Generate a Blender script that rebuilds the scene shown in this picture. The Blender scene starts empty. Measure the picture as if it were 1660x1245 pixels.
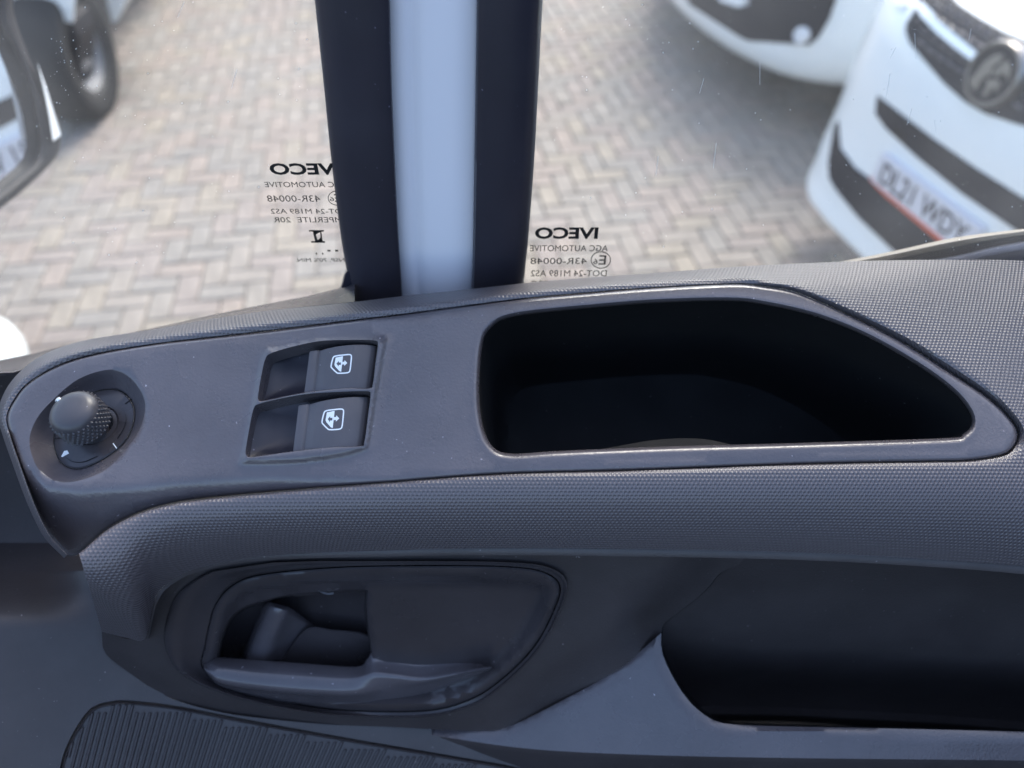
import bpy, bmesh, math, random
import numpy as np
from mathutils import Vector
from mathutils.geometry import delaunay_2d_cdt
from mathutils.bvhtree import BVHTree

random.seed(7)
R = math.radians
scn = bpy.context.scene
COL = scn.collection

# ------------------------------------------------------------------ camera
CAMZ, PITCH, FPX = 2.1, 45.0, 1247.0
CAM = np.array([0.0, 0.0, CAMZ])
cam_d = bpy.data.cameras.new('camera')
cam_d.sensor_width = 34.6
cam_d.lens = 34.6 * FPX / 1660.0
cam_d.clip_start = 0.02
cam_d.clip_end = 500
cam_d.dof.use_dof = True
cam_d.dof.focus_distance = 0.425
cam_d.dof.aperture_fstop = 4.6
cam = bpy.data.objects.new('camera', cam_d)
cam.location = CAM
cam.rotation_euler = (R(90 - PITCH), 0, 0)
COL.objects.link(cam)
scn.camera = cam

# ------------------------------------------------------------------ sky, sun, exposure
SUN_EL, SUN_AZ = 50.0, 22.0            # azimuth clockwise from +Y
world = bpy.data.worlds.new('World')
scn.world = world
world.use_nodes = True
wn = world.node_tree
for nd in list(wn.nodes):
    wn.nodes.remove(nd)
sky = wn.nodes.new('ShaderNodeTexSky')
sky.sky_type = 'NISHITA'
sky.sun_disc = False
sky.sun_elevation = R(SUN_EL)
sky.sun_rotation = R(SUN_AZ)
sky.dust_density = 3.0
sky.air_density = 1.0
sky.ozone_density = 1.5
bg = wn.nodes.new('ShaderNodeBackground')
bg.inputs[1].default_value = 0.15
wo = wn.nodes.new('ShaderNodeOutputWorld')
wn.links.new(sky.outputs[0], bg.inputs[0])
wn.links.new(bg.outputs[0], wo.inputs[0])

sun_d = bpy.data.lights.new('sun', 'SUN')
sun_d.energy = 1.4
sun_d.angle = R(28)
sun_d.color = (1.0, 0.955, 0.88)
sun = bpy.data.objects.new('sun', sun_d)
COL.objects.link(sun)
_sd = Vector((math.sin(R(SUN_AZ)) * math.cos(R(SUN_EL)), math.cos(R(SUN_AZ)) * math.cos(R(SUN_EL)), math.sin(R(SUN_EL))))
sun.rotation_euler = _sd.to_track_quat('Z', 'Y').to_euler()

vs = scn.view_settings
vs.view_transform = 'Standard'
vs.look = 'None'
vs.gamma = 1.0
vs.exposure = 1.75
vs.use_curve_mapping = False

# ------------------------------------------------------------------ geometry helpers
_s, _c = math.sin(R(PITCH)), math.cos(R(PITCH))


def ray(px, py):
    x = (px - 830.0) / FPX
    u = (622.5 - py) / FPX
    return np.array([x, _c + u * _s, -_s + u * _c])


NP = np.array([0.0, (0.3388 - 0.9409) * _s, (0.3388 + 0.9409) * _c])   # normal of the switch panel
NP = NP / np.linalg.norm(NP)
KP = 0.39831


def P(px, py, h=0.0):
    """point seen at (px,py) on the plane h metres above the switch panel's plane"""
    r = ray(px, py)
    d = (-KP + h) / float(np.dot(NP, r))
    return CAM + r * d


def PY(px, py, Y):
    r = ray(px, py)
    return CAM + r * (Y / r[1])


def PZ(px, py, Z):
    r = ray(px, py)
    return CAM + r * ((Z - CAMZ) / r[2])


def PX(px, py, X):
    r = ray(px, py)
    return CAM + r * (X / r[0])


def PD(px, py, D):
    return CAM + ray(px, py) * D


def cr(pts, n, closed=False):
    """Catmull-Rom through pts, resampled to n points at even arc length"""
    p = [np.array(q, float) for q in pts]
    m = len(p)
    out = []
    segs = m if closed else m - 1
    for i in range(segs):
        if closed:
            a, b, c, d = p[(i - 1) % m], p[i], p[(i + 1) % m], p[(i + 2) % m]
        else:
            b, c = p[i], p[i + 1]
            a = p[i - 1] if i > 0 else 2 * b - c
            d = p[i + 2] if i + 2 < m else 2 * c - b
        # centripetal-like softening
        for k in range(16):
            t = k / 16.0
            out.append(0.5 * ((2 * b) + (-a + c) * t + (2 * a - 5 * b + 4 * c - d) * t * t + (-a + 3 * b - 3 * c + d) * t ** 3))
    if not closed:
        out.append(p[-1])
    else:
        out.append(out[0])
    out = np.array(out)
    seg = np.linalg.norm(np.diff(out[:, :2], axis=0), axis=1)
    s = np.concatenate([[0], np.cumsum(seg)])
    tt = np.linspace(0, s[-1], n + 1)[:-1] if closed else np.linspace(0, s[-1], n)
    return np.stack([np.interp(tt, s, out[:, k]) for k in range(out.shape[1])], axis=1)


def dense_poly(pts, step=12.0):
    out = []
    m = len(pts)
    for i in range(m):
        a = np.array(pts[i], float)
        b = np.array(pts[(i + 1) % m], float)
        n = max(1, int(np.linalg.norm(b - a) / step))
        for k in range(n):
            out.append(a + (b - a) * k / n)
    return np.array(out)


def area2(loop):
    x, y = loop[:, 0], loop[:, 1]
    return float(np.sum(x * np.roll(y, -1) - np.roll(x, -1) * y)) / 2


def offset(loop, d):
    """offset a closed 2D loop outwards by d"""
    nx = np.roll(loop, -1, 0) - np.roll(loop, 1, 0)
    nrm = np.stack([nx[:, 1], -nx[:, 0]], 1)
    nrm /= (np.linalg.norm(nrm, axis=1)[:, None] + 1e-9)
    if area2(loop) < 0:
        nrm = -nrm
    return loop + nrm * d


def inside(poly, pts):
    x, y = pts[:, 0], pts[:, 1]
    res = np.zeros(len(pts), bool)
    m = len(poly)
    j = m - 1
    for i in range(m):
        xi, yi = poly[i][0], poly[i][1]
        xj, yj = poly[j][0], poly[j][1]
        cond = ((yi > y) != (yj > y)) & (x < (xj - xi) * (y - yi) / (yj - yi + 1e-12) + xi)
        res ^= cond
        j = i
    return res


def dist_poly(poly, pts, closed=True):
    d = np.full(len(pts), 1e9)
    m = len(poly)
    for i in range(m if closed else m - 1):
        a = np.array(poly[i][:2], float)
        b = np.array(poly[(i + 1) % m][:2], float)
        ab = b - a
        t = np.clip(((pts - a) @ ab) / (ab @ ab + 1e-12), 0, 1)
        d = np.minimum(d, np.linalg.norm(pts - (a + t[:, None] * ab), axis=1))
    return d


def sm(t):
    t = min(1.0, max(0.0, t))
    return t * t * (3 - 2 * t)


class MB:
    """collects faces; welds and links them as one mesh object"""
    def __init__(self):
        self.v, self.f, self.uv = [], [], {}

    def add(self, pts, faces, uvs=None):
        o = len(self.v)
        self.v += [tuple(map(float, p)) for p in pts]
        self.f += [tuple(o + i for i in f) for f in faces]
        if uvs is not None:
            for i, u in enumerate(uvs):
                self.uv[o + i] = (float(u[0]), float(u[1]))

    def grid(self, rows, closed=False, uvs=None):
        n = len(rows[0])
        pts = [p for r_ in rows for p in r_]
        fs = []
        for j in range(len(rows) - 1):
            for i in range(n if closed else n - 1):
                k = (i + 1) % n
                fs.append((j * n + i, j * n + k, (j + 1) * n + k, (j + 1) * n + i))
        self.add(pts, fs, uvs)

    def fill(self, outer, holes=(), to3=None, step=0, margin=3.0, extra=()):
        outer = np.array(outer, float)[:, :2]
        loops = [outer] + [np.array(h_, float)[:, :2] for h_ in holes]
        vs2, es = [], []
        for lp in loops:
            o = len(vs2)
            vs2 += [tuple(p) for p in lp]
            es += [(o + i, o + (i + 1) % len(lp)) for i in range(len(lp))]
        if step:
            x0, y0 = outer.min(0)
            x1, y1 = outer.max(0)
            gx = np.arange(x0 + step / 2, x1, step)
            gy = np.arange(y0 + step / 2, y1, step)
            g = np.array([(x + (step / 2 if j % 2 else 0), y) for j, y in enumerate(gy) for x in gx])
            if len(g):
                ok = inside(outer, g) & (dist_poly(outer, g) > margin)
                for h_ in loops[1:]:
                    ok &= ~inside(h_, g)
                    ok &= dist_poly(h_, g) > margin
                vs2 += [tuple(p) for p in g[ok]]
        vs2 += [tuple(p) for p in extra]
        res = delaunay_2d_cdt([Vector(p) for p in vs2], es, [], 0, 1e-4)
        ov, of = res[0], res[2]
        pv = np.array([(p.x, p.y) for p in ov])
        tri = [tuple(f) for f in of]
        cen = np.array([pv[list(f)].mean(0) for f in tri])
        ok = inside(outer, cen)
        for h_ in loops[1:]:
            ok &= ~inside(h_, cen)
        self.add([to3(p[0], p[1]) for p in pv], [t for t, o_ in zip(tri, ok) if o_])

    def box(self, lo, hi):
        x0, y0, z0 = lo
        x1, y1, z1 = hi
        self.add([(x0, y0, z0), (x1, y0, z0), (x1, y1, z0), (x0, y1, z0), (x0, y0, z1), (x1, y0, z1), (x1, y1, z1), (x0, y1, z1)],
                 [(0, 3, 2, 1), (4, 5, 6, 7), (0, 1, 5, 4), (1, 2, 6, 5), (2, 3, 7, 6), (3, 0, 4, 7)])

    def build(self, name, mat, parent=None, smooth=True, weld=2e-5, sharp=40, face_cam=True, recalc=False):
        me = bpy.data.meshes.new(name)
        me.from_pydata(self.v, [], self.f)
        if self.uv:
            lay = me.uv_layers.new(name='UVMap')
            for lp in me.loops:
                lay.data[lp.index].uv = self.uv.get(lp.vertex_index, (0, 0))
        bm = bmesh.new()
        bm.from_mesh(me)
        if weld:
            bmesh.ops.remove_doubles(bm, verts=bm.verts, dist=weld)
        if recalc:
            bmesh.ops.recalc_face_normals(bm, faces=bm.faces)
        elif face_cam:
            bmesh.ops.recalc_face_normals(bm, faces=bm.faces)
            bm.faces.ensure_lookup_table()
            cv = Vector(CAM)
            tot = sum((f.normal.dot(cv - f.calc_center_median()) > 0) * 2 - 1 for f in bm.faces)
            if tot < 0:
                bmesh.ops.reverse_faces(bm, faces=bm.faces)
        bm.to_mesh(me)
        bm.free()
        if smooth:
            me.polygons.foreach_set('use_smooth', [True] * len(me.polygons))
            try:
                me.set_sharp_from_angle(angle=R(sharp))
            except Exception:
                pass
        ob = bpy.data.objects.new(name, me)
        COL.objects.link(ob)
        me.materials.append(mat)
        if parent is not None:
            ob.parent = parent
        return ob


def tag(o, label=None, cat=None, group=None, kind=None):
    if label: o['label'] = label
    if cat: o['category'] = cat
    if group: o['group'] = group
    if kind: o['kind'] = kind
    return o


def empty(name, label, cat, loc=(0, 0, 0)):
    o = bpy.data.objects.new(name, None)
    o.empty_display_size = 0.05
    COL.objects.link(o)
    tag(o, label, cat)
    return o


# ------------------------------------------------------------------ materials
def new_mat(name):
    m = bpy.data.materials.new(name)
    m.use_nodes = True
    nt = m.node_tree
    b = nt.nodes['Principled BSDF']
    return m, nt, b


def N(nt, t, **kw):
    n = nt.nodes.new(t)
    for k, v in kw.items():
        setattr(n, k, v)
    return n


def plain(name, col, rough=0.5, metal=0.0, spec=0.5, coat=0.0):
    m, nt, b = new_mat(name)
    b.inputs['Base Color'].default_value = (*col, 1)
    b.inputs['Roughness'].default_value = rough
    b.inputs['Metallic'].default_value = metal
    b.inputs['Specular IOR Level'].default_value = spec
    if coat:
        b.inputs['Coat Weight'].default_value = coat
        b.inputs['Coat Roughness'].default_value = 0.05
    return m


def grained(name, col, rough=0.5, spec=0.5, scale=900.0, strength=0.25, dist=0.0004, stain=0.12):
    """moulded plastic: fine leather-like grain, faint uneven wear in gloss"""
    m, nt, b = new_mat(name)
    tc = N(nt, 'ShaderNodeTexCoord')
    n1 = N(nt, 'ShaderNodeTexNoise')
    n1.inputs['Scale'].default_value = scale
    n1.inputs['Detail'].default_value = 3
    nt.links.new(tc.outputs['Object'], n1.inputs['Vector'])
    bp = N(nt, 'ShaderNodeBump')
    bp.inputs['Strength'].default_value = strength
    bp.inputs['Distance'].default_value = dist
    nt.links.new(n1.outputs[0], bp.inputs['Height'])
    nt.links.new(bp.outputs[0], b.inputs['Normal'])
    n2 = N(nt, 'ShaderNodeTexNoise')
    n2.inputs['Scale'].default_value = 25
    n2.inputs['Detail'].default_value = 6
    nt.links.new(tc.outputs['Object'], n2.inputs['Vector'])
    mr = N(nt, 'ShaderNodeMapRange')
    mr.inputs[1].default_value = 0.3
    mr.inputs[2].default_value = 0.75
    mr.inputs[3].default_value = rough - stain / 2
    mr.inputs[4].default_value = rough + stain / 2
    nt.links.new(n2.outputs[0], mr.inputs[0])
    nt.links.new(mr.outputs[0], b.inputs['Roughness'])
    # dust: sparse paler flecks
    n3 = N(nt, 'ShaderNodeTexNoise')
    n3.inputs['Scale'].default_value = 420
    n3.inputs['Detail'].default_value = 1
    nt.links.new(tc.outputs['Object'], n3.inputs['Vector'])
    rp = N(nt, 'ShaderNodeMapRange')
    rp.inputs[1].default_value = 0.77
    rp.inputs[2].default_value = 0.83
    nt.links.new(n3.outputs[0], rp.inputs[0])
    mx = N(nt, 'ShaderNodeMix', data_type='RGBA')
    mx.inputs[6].default_value = (*col, 1)
    mx.inputs[7].default_value = (min(1, col[0] * 4 + .05), min(1, col[1] * 4 + .05), min(1, col[2] * 4 + .05), 1)
    nt.links.new(rp.outputs[0], mx.inputs[0])
    n4 = N(nt, 'ShaderNodeTexNoise')
    n4.inputs['Scale'].default_value = 14
    n4.inputs['Detail'].default_value = 9
    n4.inputs['Roughness'].default_value = 0.65
    nt.links.new(tc.outputs['Object'], n4.inputs['Vector'])
    m4 = N(nt, 'ShaderNodeMapRange')
    m4.inputs[1].default_value = 0.3
    m4.inputs[2].default_value = 0.7
    m4.inputs[3].default_value = 0.82
    m4.inputs[4].default_value = 1.2
    nt.links.new(n4.outputs[0], m4.inputs[0])
    vm = N(nt, 'ShaderNodeVectorMath', operation='SCALE')
    nt.links.new(mx.outputs[2], vm.inputs[0])
    nt.links.new(m4.outputs[0], vm.inputs['Scale'])
    nt.links.new(vm.outputs[0], b.inputs['Base Color'])
    b.inputs['Specular IOR Level'].default_value = spec
    return m


def dimpled(name, col, pitch=0.0022, rough=0.5, strength=0.8, dist=0.0005, spec=0.5):
    """soft-touch skin pressed with a hexagonal lattice of dimples, mapped in metres by UV"""
    m, nt, b = new_mat(name)
    b.inputs['Base Color'].default_value = (*col, 1)
    b.inputs['Roughness'].default_value = rough
    b.inputs['Specular IOR Level'].default_value = spec
    uv = N(nt, 'ShaderNodeUVMap')
    k = 2 * math.pi / (pitch * math.sqrt(3) / 2)
    tot = None
    for a in (90, 210, 330):
        d = N(nt, 'ShaderNodeVectorMath', operation='DOT_PRODUCT')
        d.inputs[1].default_value = (k * math.cos(R(a)), k * math.sin(R(a)), 0)
        nt.links.new(uv.outputs[0], d.inputs[0])
        c = N(nt, 'ShaderNodeMath', operation='COSINE')
        nt.links.new(d.outputs['Value'], c.inputs[0])
        if tot is None:
            tot = c
        else:
            ad = N(nt, 'ShaderNodeMath', operation='ADD')
            nt.links.new(tot.outputs[0], ad.inputs[0])
            nt.links.new(c.outputs[0], ad.inputs[1])
            tot = ad
    mr = N(nt, 'ShaderNodeMapRange')
    mr.inputs[1].default_value = -1.0
    mr.inputs[2].default_value = 2.2
    mr.inputs[3].default_value = 1.0
    mr.inputs[4].default_value = 0.0
    nt.links.new(tot.outputs[0], mr.inputs[0])
    bp = N(nt, 'ShaderNodeBump')
    bp.inputs['Strength'].default_value = strength
    bp.inputs['Distance'].default_value = dist
    nt.links.new(mr.outputs[0], bp.inputs['Height'])
    nt.links.new(bp.outputs[0], b.inputs['Normal'])
    return m


def glass_mat(name):
    """thin side-window glass: clear, fresnel reflection, a faint film of dirt"""
    m = bpy.data.materials.new(name)
    m.use_nodes = True
    nt = m.node_tree
    for n in list(nt.nodes):
        nt.nodes.remove(n)
    out = N(nt, 'ShaderNodeOutputMaterial')
    tr = N(nt, 'ShaderNodeBsdfTransparent')
    tr.inputs[0].default_value = (0.93, 0.945, 0.935, 1)
    gl = N(nt, 'ShaderNodeBsdfGlossy')
    gl.inputs['Roughness'].default_value = 0.02
    fr = N(nt, 'ShaderNodeFresnel')
    fr.inputs[0].default_value = 1.25
    mx = N(nt, 'ShaderNodeMixShader')
    nt.links.new(fr.outputs[0], mx.inputs[0])
    nt.links.new(tr.outputs[0], mx.inputs[1])
    nt.links.new(gl.outputs[0], mx.inputs[2])
    df = N(nt, 'ShaderNodeBsdfDiffuse')
    df.inputs[0].default_value = (0.8, 0.8, 0.8, 1)
    tl = N(nt, 'ShaderNodeBsdfTranslucent')
    tl.inputs[0].default_value = (0.8, 0.8, 0.8, 1)
    ad = N(nt, 'ShaderNodeMixShader')
    ad.inputs[0].default_value = 0.5
    nt.links.new(df.outputs[0], ad.inputs[1])
    nt.links.new(tl.outputs[0], ad.inputs[2])
    tc = N(nt, 'ShaderNodeTexCoord')
    n1 = N(nt, 'ShaderNodeTexNoise')
    n1.inputs['Scale'].default_value = 9
    n1.inputs['Detail'].default_value = 7
    nt.links.new(tc.outputs['Object'], n1.inputs['Vector'])
    mr = N(nt, 'ShaderNodeMapRange')
    mr.inputs[1].default_value = 0.35
    mr.inputs[2].default_value = 0.75
    mr.inputs[3].default_value = 0.01
    mr.inputs[4].default_value = 0.06
    nt.links.new(n1.outputs[0], mr.inputs[0])
    m2 = N(nt, 'ShaderNodeMixShader')
    nt.links.new(mr.outputs[0], m2.inputs[0])
    nt.links.new(mx.outputs[0], m2.inputs[1])
    nt.links.new(ad.outputs[0], m2.inputs[2])
    nt.links.new(m2.outputs[0], out.inputs[0])
    return m


M = {}
M['panel'] = grained('panel_plastic', (0.090, 0.080, 0.087), 0.27, 0.8, 650, 0.42, 0.0004)
M['pad'] = dimpled('pad_skin', (0.098, 0.086, 0.092), 0.00225, 0.36, 0.65, 0.0005, 0.8)
M['lower'] = grained('lower_trim_plastic', (0.056, 0.049, 0.050), 0.42, 0.5, 700, 0.4, 0.0005)
M['smooth'] = grained('smooth_black_plastic', (0.054, 0.047, 0.050), 0.26, 0.5, 2500, 0.05, 0.0002, 0.08)
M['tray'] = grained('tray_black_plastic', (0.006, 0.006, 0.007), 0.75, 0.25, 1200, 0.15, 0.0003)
M['key'] = grained('key_plastic', (0.080, 0.074, 0.080), 0.36, 0.5, 2000, 0.1, 0.0002, 0.05)
M['knob'] = grained('knob_plastic', (0.055, 0.052, 0.058), 0.36, 0.5, 2500, 0.06, 0.0002, 0.05)
M['rubber'] = grained('rubber_seal', (0.024, 0.022, 0.032), 0.45, 0.5, 300, 0.05, 0.0004)
M['lever'] = grained('lever_lit_black_plastic', (0.100, 0.090, 0.099), 0.25, 0.7, 2500, 0.05, 0.0002, 0.06)  # same black plastic, base lightened to imitate light on upward faces
M['gap'] = plain('flat_black', (0.006, 0.006, 0.007), 0.8, 0, 0.1)  # flat black of the knob's dark index marks
M['white_paint'] = plain('white_body_paint', (0.78, 0.82, 0.835), 0.3, 0, 0.5, 0.6)
M['frame_paint'] = plain('white_frame_paint', (0.88, 0.86, 0.90), 0.3, 0, 0.5, 0.3)
M['ink'] = plain('white_print', (0.85, 0.86, 0.84), 0.5)
M['black_ink'] = plain('black_print', (0.008, 0.008, 0.008), 0.5)
M['silver'] = plain('silver_dot', (0.75, 0.77, 0.8), 0.25, 0.6)
M['chrome'] = plain('chrome', (0.88, 0.86, 0.80), 0.3, 0.75)
M['dark_trim'] = plain('exterior_black_plastic', (0.012, 0.012, 0.018), 0.6, 0, 0.3)
M['tyre'] = plain('tyre_rubber', (0.022, 0.022, 0.024), 0.75, 0, 0.3)
M['rim'] = plain('painted_steel_rim', (0.22, 0.22, 0.23), 0.6, 0.2)
M['red'] = plain('red_strip', (0.60, 0.09, 0.035), 0.4)
M['plate'] = plain('number_plate_white', (0.62, 0.63, 0.70), 0.35)
M['mirror'] = plain('mirror_glass', (0.9, 0.92, 0.95), 0.01, 1.0)
M['lens'] = plain('pale_lens', (0.75, 0.76, 0.78), 0.25)
M['glass'] = glass_mat('window_glass')
M['dust'] = plain('dust_specks', (0.8, 0.8, 0.78), 0.8)
M['waist'] = plain('waist_seal_trim', (0.16, 0.14, 0.12), 0.45, 0.0)
M['sill_paint'] = plain('door_sill_paint', (0.42, 0.43, 0.55), 0.35, 0, 0.5, 0.3)

M['lining'] = plain('roof_lining', (0.6, 0.6, 0.6), 0.9)
M['blocker_dark'] = plain('cab_blocker_dark', (0.05, 0.05, 0.052), 0.7)
M['blocker_floor'] = plain('floor_blocker_dark', (0.03, 0.03, 0.032), 0.9)
YG = 0.405      # plane of the side glass

# ================================================================== THE GROUND
ground = None


def build_ground():
    global ground
    m, nt, b = new_mat('joint_sand')
    tc = N(nt, 'ShaderNodeTexCoord')
    n1 = N(nt, 'ShaderNodeTexNoise')
    n1.inputs['Scale'].default_value = 30
    n1.inputs['Detail'].default_value = 6
    nt.links.new(tc.outputs['Object'], n1.inputs['Vector'])
    cr_ = N(nt, 'ShaderNodeValToRGB')
    cr_.color_ramp.elements[0].color = (0.10, 0.092, 0.082, 1)
    cr_.color_ramp.elements[1].color = (0.15, 0.14, 0.125, 1)
    nt.links.new(n1.outputs[0], cr_.inputs[0])
    nt.links.new(cr_.outputs[0], b.inputs['Base Color'])
    b.inputs['Roughness'].default_value = 0.95
    g = MB()
    g.add([(-150, -150, 0), (150, -150, 0), (150, 150, 0), (-150, 150, 0)], [(0, 1, 2, 3)])
    ground = g.build('ground', m, None, False)
    tag(ground, kind='structure')

    # block paving, 200 x 100 mm blocks in herringbone, axes turned 9 degrees
    mats = []
    for i, c in enumerate([(0.262, 0.231, 0.203), (0.251, 0.226, 0.201), (0.238, 0.218, 0.198), (0.272, 0.228, 0.199), (0.273, 0.238, 0.198), (0.255, 0.218, 0.196)]):
        pm, pn, pb = new_mat('paver_block')
        oi = N(pn, 'ShaderNodeObjectInfo')
        t2 = N(pn, 'ShaderNodeTexCoord')
        nn = N(pn, 'ShaderNodeTexNoise')
        nn.inputs['Scale'].default_value = 14
        nn.inputs['Detail'].default_value = 8
        pn.links.new(t2.outputs['Object'], nn.inputs['Vector'])
        rr = N(pn, 'ShaderNodeValToRGB')
        rr.color_ramp.elements[0].position = 0.25
        rr.color_ramp.elements[1].position = 0.8
        rr.color_ramp.elements[0].color = (*[x * 0.72 for x in c], 1)
        rr.color_ramp.elements[1].color = (*[min(1, x * 1.18) for x in c], 1)
        pn.links.new(nn.outputs[0], rr.inputs[0])
        pn.links.new(rr.outputs[0], pb.inputs['Base Color'])
        pb.inputs['Roughness'].default_value = 0.9
        bp = N(pn, 'ShaderNodeBump')
        bp.inputs['Strength'].default_value = 0.4
        bp.inputs['Distance'].default_value = 0.004
        pn.links.new(nn.outputs[0], bp.inputs['Height'])
        pn.links.new(bp.outputs[0], pb.inputs['Normal'])
        mats.append(pm)

    def block(mb, L, Wd, tilt=(0, 0)):
        g_ = 0.0035
        e = 0.006
        l, w = L / 2 - g_, Wd / 2 - g_
        v = []
        for (zz, ins) in ((0.001, 0), (0.014, 0), (0.019, e)):
            for (sx, sy) in ((-1, -1), (1, -1), (1, 1), (-1, 1)):
                v.append((sx * (l - ins), sy * (w - ins), zz + (tilt[0] * sx + tilt[1] * sy) * 0.002))
        f = [(8, 9, 10, 11)]
        for k in (0, 4):
            for i in range(4):
                j = (i + 1) % 4
                f.append((k + i, k + j, k + 4 + j, k + 4 + i))
        mb.add(v, f)
    protos = []
    for mi in range(6):
        for vv in range(3):
            mb = MB()
            block(mb, 0.2, 0.1, (random.uniform(-.6, .6), random.uniform(-.6, .6)))
            me_o = mb.build('paver', mats[mi], None, False, 0, face_cam=False)
            me = me_o.data
            bpy.data.objects.remove(me_o)
            protos.append(me)
    ang = R(9)
    ca, sa = math.cos(ang), math.sin(ang)
    cells = []
    w = 0.1
    for i in range(-60, 60):
        for j in range(-70, 70):
            # herringbone: block types on a 4-cell diagonal repeat
            k = (i - j) % 4
            if k == 0:
                cx, cy, rot = (i + 1.0) * w, (j + 0.5) * w, 0.0
            elif k == 3:
                cx, cy, rot = (i + 0.5) * w, (j + 1.0) * w, math.pi / 2
            else:
                continue
            x = cx * ca - cy * sa
            y = cx * sa + cy * ca + 3.0
            cells.append((x, y, rot + ang))
    vis = []
    for (x, y, rot) in cells:
        v = np.array([x, y, 0]) - CAM
        d = v[1] * _c - v[2] * _s
        if d <= 0.2 or y < 0.75:
            continue
        px = 830 + FPX * v[0] / d
        py = 622.5 - FPX * (v[1] * _s + v[2] * _c) / d
        seen = -60 < px < 1720 and -80 < py < 600
        hid = (px > 1340 and py < 330) or (500 < px < 890) or (px < 130 and py < 180)
        vis.append((seen and not hid and py < 590 - (0.117 * px if px < 1400 else 160) + 10, d, x, y, rot))
    front = sorted([c for c in vis if c[0]], key=lambda c: c[1])
    near = front[:300]
    near_ids = set(id(c) for c in near)
    for (_, d, x, y, rot) in near:
        o = bpy.data.objects.new('paver', random.choice(protos))
        COL.objects.link(o)
        o.parent = ground
        o.location = (x, y, random.uniform(0, 0.0025))
        o.rotation_euler = (0, 0, rot + random.uniform(-.008, .008) + (math.pi if random.random() < .5 else 0))
    # the rest, one mesh, many material slots
    V, F, MI = [], [], []
    for c in vis:
        if id(c) in near_ids:
            continue
        (_, d, x, y, rot) = c
        if y > 9 or abs(x) > 6:
            continue
        pi_ = random.randrange(18)
        me = protos[pi_]
        o0 = len(V)
        cr_, sr_ = math.cos(rot), math.sin(rot)
        zz = random.uniform(0, 0.0025)
        for vt in me.vertices:
            V.append((x + vt.co.x * cr_ - vt.co.y * sr_, y + vt.co.x * sr_ + vt.co.y * cr_, vt.co.z + zz))
        for p in me.polygons:
            F.append(tuple(o0 + k for k in p.vertices))
            MI.append(pi_ // 3)
    me = bpy.data.meshes.new('distant_pavers')
    me.from_pydata(V, [], F)
    for mm in mats:
        me.materials.append(mm)
    me.polygons.foreach_set('material_index', MI)
    o = bpy.data.objects.new('distant_pavers', me)
    COL.objects.link(o)
    o.parent = ground
    o['kind'] = 'stuff'



build_ground()


def build_cab_blockers():
    # unseen cab pieces added round the driver's place to block and darken inboard light
    def slab(name, lo, hi, mat):
        mb = MB()
        mb.box(lo, hi)
        tag(mb.build(name, mat, None, False, face_cam=False, recalc=True), kind='structure')
    slab('cab_floor_blocker', (-1.3, -1.75, 0.95), (0.95, 0.02, 1.0), M['blocker_floor'])
    slab('cab_rear_blocker', (0.95, -1.75, 0.95), (1.0, 0.40, 2.30), M['blocker_dark'])
    slab('cab_side_blocker', (-1.3, -1.80, 0.95), (0.95, -1.75, 1.85), M['blocker_dark'])
    slab('dash_blocker', (-1.30, -1.74, 1.0), (-0.44, 0.24, 1.80), M['blocker_dark'])


build_cab_blockers()

# ================================================================== THE VAN DOOR
door = empty('van_door', 'black plastic inside of a van door with switches, tray and window', 'van door')

# ---- panel outline (inner edge of the gap) and the dimpled skin round it
PAIRS = [  # inner x,y, outer x,y, h at the outer edge
    (109, 899, 104, 905, -.030), (80, 867, 71, 870, -.022), (55, 815, 45, 818, -.018), (32, 751, 21, 754, -.014),
    (16, 703, 3, 702, -.012), (11, 676, -4, 672, -.012), (22, 650, 8, 634, -.014), (46, 621, 34, 601, -.016),
    (96, 592, 74, 573, -.018), (160, 573, 137, 552, -.020), (257, 557, 250, 534, -.020), (353, 546, 350, 516, -.020),
    (440, 536, 440, 503, -.021), (560, 521, 560, 491, -.021), (660, 509, 660, 479, -.022), (740, 498, 740, 471, -.022),
    (851, 484, 850, 459, -.022), (950, 475, 955, 450, -.021), (1050, 467, 1055, 443, -.020), (1183, 460, 1200, 432, -.018),
    (1239, 464, 1300, 427, -.018), (1294, 475, 1400, 423, -.0185), (1377, 511, 1540, 421, -.020), (1460, 553, 1680, 424, -.024),
    (1544, 606, 1850, 440, -.026), (1605, 647, 1900, 560, -.022), (1643, 686, 1900, 660, -.014), (1650, 708, 1900, 770, -.012),
    (1641, 728, 1900, 880, -.022), (1622, 739, 1830, 934, -.032), (1571, 747, 1660, 918, -.0325), (1500, 749, 1540, 909, -.0325),
    (1294, 753, 1300, 896, -.0325), (1017, 763, 1017, 890, -.0325), (810, 769, 810, 889, -.0325), (635, 782, 635, 892, -.033),
    (440, 799, 440, 901, -.035), (321, 811, 330, 919, -.040), (273, 819, 282, 938, -.046), (225, 833, 252, 968, -.054),
    (177, 857, 236, 1034, -.072), (138, 889, 205, 1034, -.074), (128, 897, 165, 1024, -.072)]
pr = cr(PAIRS, 520)
ex2 = np.array([1.0, 0, 0])
ey2 = np.cross(NP, ex2)


def proj2(p):
    return np.array([float(np.dot(p, ex2)), float(np.dot(p, ey2))])


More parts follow.
